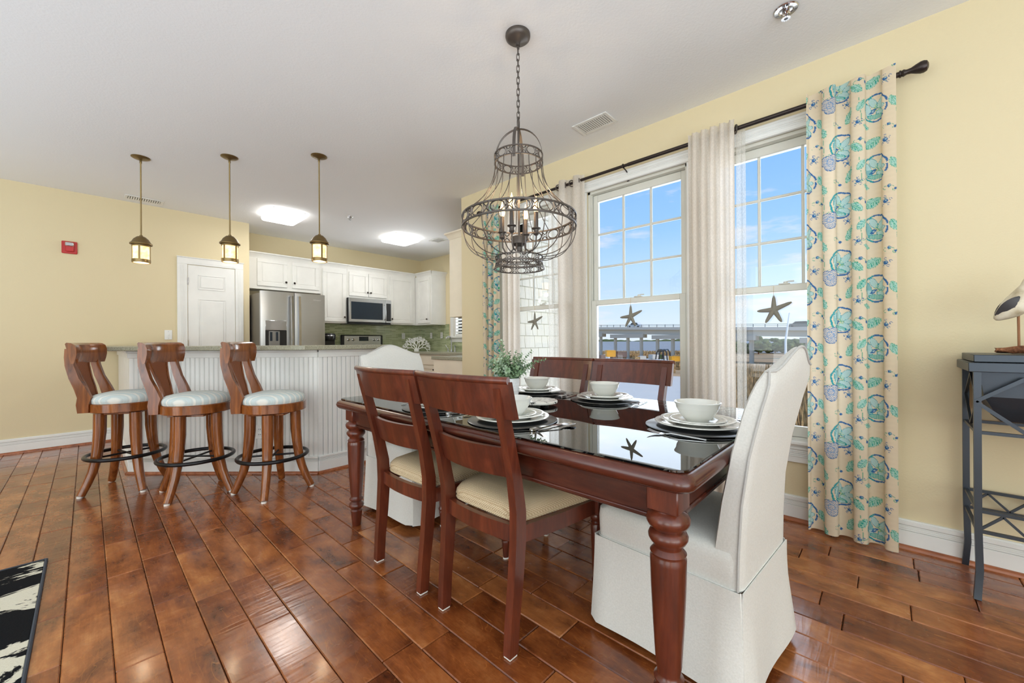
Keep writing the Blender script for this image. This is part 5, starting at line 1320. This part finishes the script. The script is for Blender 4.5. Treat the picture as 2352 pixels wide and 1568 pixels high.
t = thing('shorebird_figure', 'carved white shorebird with dark wing on a peg over driftwood', 'ornament', (2.72, -.41, 1.027))
M = MT('aged_cream_paint'); v = M.coord(); M.set(Base_Color=M.ramp(M.noise(v, 16, 4), [(.3, (176, 160, 128)), (.5, (226, 216, 192)), (.7, (238, 230, 212))]), Roughness=.6); m_bird = M.m
secs = []
for (y, z, ry_, rz_) in ((.066, .150, .004, .006), (.060, .155, .014, .014), (.044, .170, .028, .026), (.024, .190, .040, .038), (.004, .212, .046, .044), (-.014, .238, .044, .044), (-.026, .264, .037, .038), (-.032, .286, .029, .029), (-.036, .304, .027, .027), (-.040, .322, .026, .024), (-.043, .336, .017, .014), (-.044, .342, .005, .004)):
    nrm = Vector((0, -.75, .66)) if z < .23 else Vector((0, -.3, .95)); bx_ = Vector((1, 0, 0)); by_ = nrm.cross(bx_)
    secs.append([tuple(Vector((0, y, z))+bx_*(ry_*cos(a))+by_*(rz_*sin(a))) for a in [2*pi*k/18 for k in range(18)]])
G().loft(secs).build('body', m_bird, t, smooth=70)
for s in (-1, 1):
    g = G(); secs = []
    for i in range(9):
        u = i/8; y = .064-.060*u; z = .160+.078*u; w = .020*sin(pi*min(1, u*.92+.06))**.8+.001; xx = s*(.008+.036*sin(pi*.5*min(1, u*1.25)))
        up = Vector((0, .55, .83)); c = Vector((xx, y, z+.004)); secs.append([tuple(c+up*w), tuple(c+Vector((s*.004, 0, 0))), tuple(c-up*w), tuple(c-Vector((s*.006, 0, 0)))])
    g.loft(secs).build('wing', plain('dark_wing_paint', (66, 64, 66), .5), t)
    G().lathe([(0, -.003), (.0028, -.002), (.003, 0), (0, .003)], 10).build('eye', m_black, t).matrix_local = Matrix.Translation((s*.0245, -.047, .322))
G().tube([(0, -.062, .320), (0, -.095, .314), (0, -.13, .306)], [.006, .004, .0015], 8).build('beak', m_black, t)
G().tube([(0, 0, .03), (0, .001, .165)], .0042, 8).build('leg', m_peg, t)
rdw = random.Random(4); secs = []
for i in range(15):
    u = i/14; y = .065-.33*u; r = .021*sin(pi*min(.97, max(.06, u)))**.4; secs.append([(1.7*r*cos(a)*(1+rdw.uniform(-.16, .16)), y+rdw.uniform(-.003, .003), max(.0, .017+r*.95*sin(a)*(1+rdw.uniform(-.25, .25)))) for a in [2*pi*k/14 for k in range(14)]])
G().loft(secs).build('driftwood_base', m_drift, t, smooth=30)
t = thing('cowhide_rug', 'black and cream cowhide print rug with dark binding at the left', 'rug', (-.95, 2.0, 0))
G().box(-.80, -1.1, 0, .80, 1.105, .008, .002).build('pile', m_rug, t)
g = G(); e_ = [(-.805, -1.105, .005), (.805, -1.105, .005), (.805, 1.11, .005), (-.805, 1.11, .005)]
for i in range(4): g.tube([e_[i], e_[(i+1) % 4]], .0062, 8)
g.build('binding', m_rugedge, t)

# ------------------------------------------------------------------ outdoors
GZ = -4.2
struct_ground = tag(G().box(60, -400, GZ-.5, 196, 500, GZ).build('marsh_ground', m_marsh, smooth=0), kind='structure')
tag(G().box(8, -60, GZ-.5, 60, 200, GZ-.02).build('yard_ground', m_asph, smooth=0), kind='structure')
tag(G().box(196, -3000, GZ-.6, 8000, 8000, GZ-.25).build('sound_water', m_water, smooth=0), 'grey open water reaching to the horizon beyond the bridge', 'water', kind='stuff')
ru = random.Random(9)
# far shore
for k, (y0, y1, hh) in enumerate(((300, 1500, 16), (1520, 2700, 22), (-600, 260, 18))):
    g = G(); n = 60; secs = []
    for i in range(n+1):
        u = i/n; y = y0+(y1-y0)*u; h = hh*(sin(pi*u)**.35)*(.7+.5*ru.random()); secs.append([(3000, y, GZ-.2), (3060, y, GZ-.2), (3050, y, GZ+h), (3010, y, GZ+h*.9)])
    tag(g.loft(secs).build('far_shore', m_hedge, smooth=0), ('low wooded far shore left of the bridge columns', 'low wooded far shore behind the bridge', 'low wooded far shore behind the trees')[k], 'shore')
# bridge
b0 = Vector((101.0, 10.0)); b1 = Vector((118.0, 120.0)); bd = (b1-b0).normalized(); bn = Vector((bd.y, -bd.x))
if bn.x < 0: bn = -bn
def dz(s): return 3.55+.031*s
t = thing('road_bridge', 'long grey concrete road bridge on columns crossing the view', 'bridge', (0, 0, 0))
def bp_(s, o_, z): q = b0+bd*s+bn*o_; return (q.x, q.y, z)
def deck(o0, o1, za, zb, nm, m, s0=-120, s1=260):
    n = 20; secs = []
    for i in range(n+1):
        s = s0+(s1-s0)*i/n; secs.append([bp_(s, o0, dz(s)+za), bp_(s, o1, dz(s)+za), bp_(s, o1, dz(s)+zb), bp_(s, o0, dz(s)+zb)])
    return G().loft(secs).build(nm, m, t, smooth=0)
deck(-.3, 9, -.55, -.1, 'deck_slab', m_concrete); deck(-.45, -.15, -.62, .12, 'parapet', m_concrete); deck(.2, 8.6, -1.95, -.55, 'girder', m_concrete2)
for z in (.42, .72): deck(-.36, -.24, z, z+.09, 'guard_rail', m_tar)
for k in range(96):
    s = -60+k*2.4; G().at(bp_(s, -.3, dz(s)), atan2(bd.y, bd.x)).box(-.06, -.06, .1, .06, .06, .75).build('rail_post', m_tar, t, smooth=0)
for s in (-46, -31.5, -17, -2.5, 17.2, 31.9, 46, 60.5, 75, 89.5, 104, 118.5, 133):
    z = dz(s)-1.95; c = G()
    c.loft([[bp_(s+a, o_, z-dd) for (a, o_) in ((-5.7, -.4), (5.7, -.4), (5.7, 1.6), (-5.7, 1.6))] for dd in (1.1, 0)])
    c.build('pier_cap', m_concrete2, t, smooth=0)
    for a in (-4.5, 0, 4.5):
        q = b0+bd*(s+a)+bn*.6; G().lathe([(.48, GZ-.4), (.48, z-1.1)], 14, (q.x, q.y)).build('column', m_concrete2, t)
def car(label, s, L, hgt, col, van=False):
    m = plain('car_paint_%d' % int(s*10), col, .3, coat=.5); q = bp_(s, 2.2, dz(s)-.1); t = thing('car', label, 'car', q, atan2(bd.y, bd.x), 'cars on the bridge')
    a = L/2; pr = [(-a, .25), (-a, .75), (-a*.72, .85), (-a*.45, hgt), (a*.35, hgt), (a*.62, .92), (a*.95, .78), (a, .3)]
    G().loft([[(x, y, z) for x, z in pr] for y in (-.85, -.6, .6, .85)]).build('body', m, t, smooth=20)
    G().loft([[(x, y, z) for x, z in ((-a*.60, .9), (-a*.42, hgt-.08), (a*.32, hgt-.08), (a*.54, .92))] for y in (-.86, .86)]).build('window_band', m_screen, t)
    for x in (-a*.62, a*.62):
        for y in (-.82, .82):
            w = G().lathe([(0, -.1), (.3, -.1), (.32, -.06), (.32, .06), (.3, .1), (0, .1)], 16, cap=False).build('wheel', m_black, t); w.matrix_local = Matrix.Translation((x, y, .32)) @ Matrix.Rotation(pi/2, 4, 'X')
car('grey car on the bridge below the rightmost starfish', 3.6, 4.9, 1.45, (128, 122, 112)); car('red car on the bridge next to the right floral curtain', -7.2, 4.6, 1.5, (170, 60, 60)); car('white car on the bridge beside the middle starfish', 44.5, 4.6, 1.55, (225, 225, 222))
# trees behind the bridge, reeds in front
def blob_tree(name, label, cat, p, w, h, m, seed, nb=26, group=None):
    rr = random.Random(seed); t = thing(name, label, cat, p, 0, group); g = G()
    for i in range(nb):
        a = rr.uniform(0, 2*pi); d = rr.random()**.5*w/2; z = rr.uniform(.18, .82)*h*(1-.45*(2*d/w)**2); r = rr.uniform(.16, .27)*min(w, h*1.4)*.6
        cx, cy = d*cos(a), d*sin(a); n = 9; secs = []
        for j in range(7):
            q = -pi/2+pi*j/6; rad = max(.02, r*cos(q)); secs.append([(cx+rad*cos(2*pi*k/n)*(1+rr.uniform(-.2, .2)), cy+rad*sin(2*pi*k/n)*(1+rr.uniform(-.2, .2)), z+r*.8*sin(q)*(1+rr.uniform(-.15, .15))) for k in range(n)])
        g.loft(secs)
    g.build('crown', m, t, smooth=0)
    G().tube([(0, 0, -.1), (0, 0, h*.5)], .22, 8).build('trunk', m_drift, t); return t
ORD = ('first', 'second', 'third', 'fourth', 'fifth', 'sixth', 'seventh', 'eighth', 'ninth', 'tenth', 'eleventh', 'twelfth', 'thirteenth', 'fourteenth')
for i in range(10):
    px = 1590+i*38; d = 150+(i % 2)*11; q = ray(px, 784, d); q.z = GZ
    h = 5.6+1.3*sin(i*1.7)+ru.uniform(-.3, .5); blob_tree('evergreen_tree', ORD[i]+' bushy evergreen from the left in the row beyond the bridge', 'tree', q, 7.6, h+1.4, m_hedge, 30+i, 46, group='tree row beyond the bridge')
def reeds(label, px0, px1, d0, d1, n, hmin, hmax, seed):
    rr = random.Random(seed); g = G()
    for i in range(n):
        q = ray(rr.uniform(px0, px1), 784, rr.uniform(d0, d1)); h = rr.uniform(hmin, hmax); a = rr.uniform(0, pi); w = .05+.001*q.length
        g.add([(q.x-w*cos(a), q.y-w*sin(a), GZ), (q.x+w*cos(a), q.y+w*sin(a), GZ), (q.x+rr.uniform(-.2, .2), q.y+rr.uniform(-.2, .2), GZ+h)], [(0, 1, 2)])
    tag(g.build('reeds', m_reed, smooth=0, fix=False), label, 'reeds', kind='stuff')
reeds('tall tan reeds below the bridge in the rightmost window', 1600, 2000, 22, 60, 7000, .8, 2.2, 1)
reeds('low tan marsh grass along the water behind the yard', 1300, 1640, 120, 190, 4000, .4, 1.0, 2)
# river strip and mooring pole
tag(G().box(64, -30, GZ, 75, 20, GZ+.03).build('creek_water', m_water, smooth=0), 'narrow pale creek crossing the marsh below the bridge', 'water', kind='stuff')
q = ray(1804, 784, 34); t = thing('utility_pole', 'tall thin white flagpole standing outside the rightmost window', 'pole', (q.x, q.y, GZ))
G().tube([(0, 0, 0), (.1, 0, 5.2), (.35, -.25, 7.6)], [.11, .09, .05], 12).build('shaft', m_white, t); G().lathe([(.16, 0), (.16, .15), (.11, .2)], 16).build('base', m_iron, t)
# yard clutter in front of the water
def crate(label, px, d, w, h, z, m, group=None, slats=True):
    q = ray(px, 784, d); t = thing('crate', label, 'crate', (q.x, q.y, z), .7, group)
    G().box(-w/2, -w/2, 0, w/2, w/2, h*.12).box(-w/2, -w/2, h*.88, w/2, w/2, h).build('frame', m, t)
    for sx_ in (-1, 1):
        for sy_ in (-1, 1): G().box(sx_*w/2, sy_*w/2, 0, sx_*(w/2-.12), sy_*(w/2-.12), h).build('corner_post', m, t, smooth=0)
    G().box(-w/2+.03, -w/2+.03, h*.1, w/2-.03, w/2-.03, h*.9).build('side_panel', m, t, smooth=0)
    return t
yz = lambda py, d: CH+(781.8-py)*d/FPX
crate('yellow crate stacked in the yard, left of the middle starfish', 1402, 57, 1.25, .92, yz(818, 57), m_yellow)
crate('yellow crate in the yard at the right edge of middle window', 1549, 57, 1.2, .7, yz(829, 57), m_yellow)
crate('brown mesh crab trap pile beside the yellow crate', 1427, 57, 1.3, .8, yz(819, 57), m_brownnet)
for i in range(14):
    d = 66+(i % 3)*6; px = 1380+i*13.5; col = ru.choice([m_brownnet, m_white, m_concrete, m_hedge, m_brownnet, m_reed]); w = ru.uniform(.9, 1.5); top = yz(ru.uniform(812, 826), d)
    q = ray(px, 784, d); t = thing('trap_stack', ORD[i]+' stack of fishing traps from the left in the waterfront yard', 'gear', (q.x, q.y, GZ), ru.uniform(0, 3), 'fishing gear stacks in the yard')
    hh = top-GZ; n = max(2, int(hh/.62))
    for k in range(n): G().at((0, 0, 0), ru.uniform(-.2, .2)).box(-w/2, -w/2*.8, hh*k/n, w/2, w/2*.8, hh*(k+1)/n-.04, .03).build('trap', col, t, smooth=0)
q = ray(1522, 784, 62); t = thing('boat_canopy', 'dark arched boat canopy frame in the yard behind the near chair back', 'boat', (q.x, q.y, GZ), .75)
hz_ = yz(802, 62)-GZ
for o_ in (-.5, .0, .5): G().tube([(-1.9, o_, 2.2), (-1.55, o_, hz_-.45), (-.8, o_, hz_), (.4, o_, hz_-.05), (1.3, o_, hz_-.6), (1.7, o_, 2.2)], .09, 8).build('hoop', m_black, t)
G().loft([[(-1.2, y, hz_-.1), (-.8, y, hz_+.03), (.4, y, hz_-.02), (1.1, y, hz_-.45), (.4, y, hz_-.1)] for y in (-.55, .55)]).build('canopy_cloth', m_black, t)
G().loft([[(x, y*(1-.25*(x/2.2)**2), z) for y, z in ((-.8, 2.3), (-.55, 1.2), (.55, 1.2), (.8, 2.3))] for x in (-2.2, -1, 0, 1.4, 2.3)]).build('hull', m_white, t)
G().box(-2.1, -.5, 0, -1.9, .5, 1.3).box(1.4, -.5, 0, 1.6, .5, 1.3).build('trailer', m_iron, t)
for o_ in list(bpy.data.objects):
    if o_.type == 'MESH' and o_.parent is None and 'kind' not in o_ and 'label' not in o_: print('UNTAGGED', o_.name)
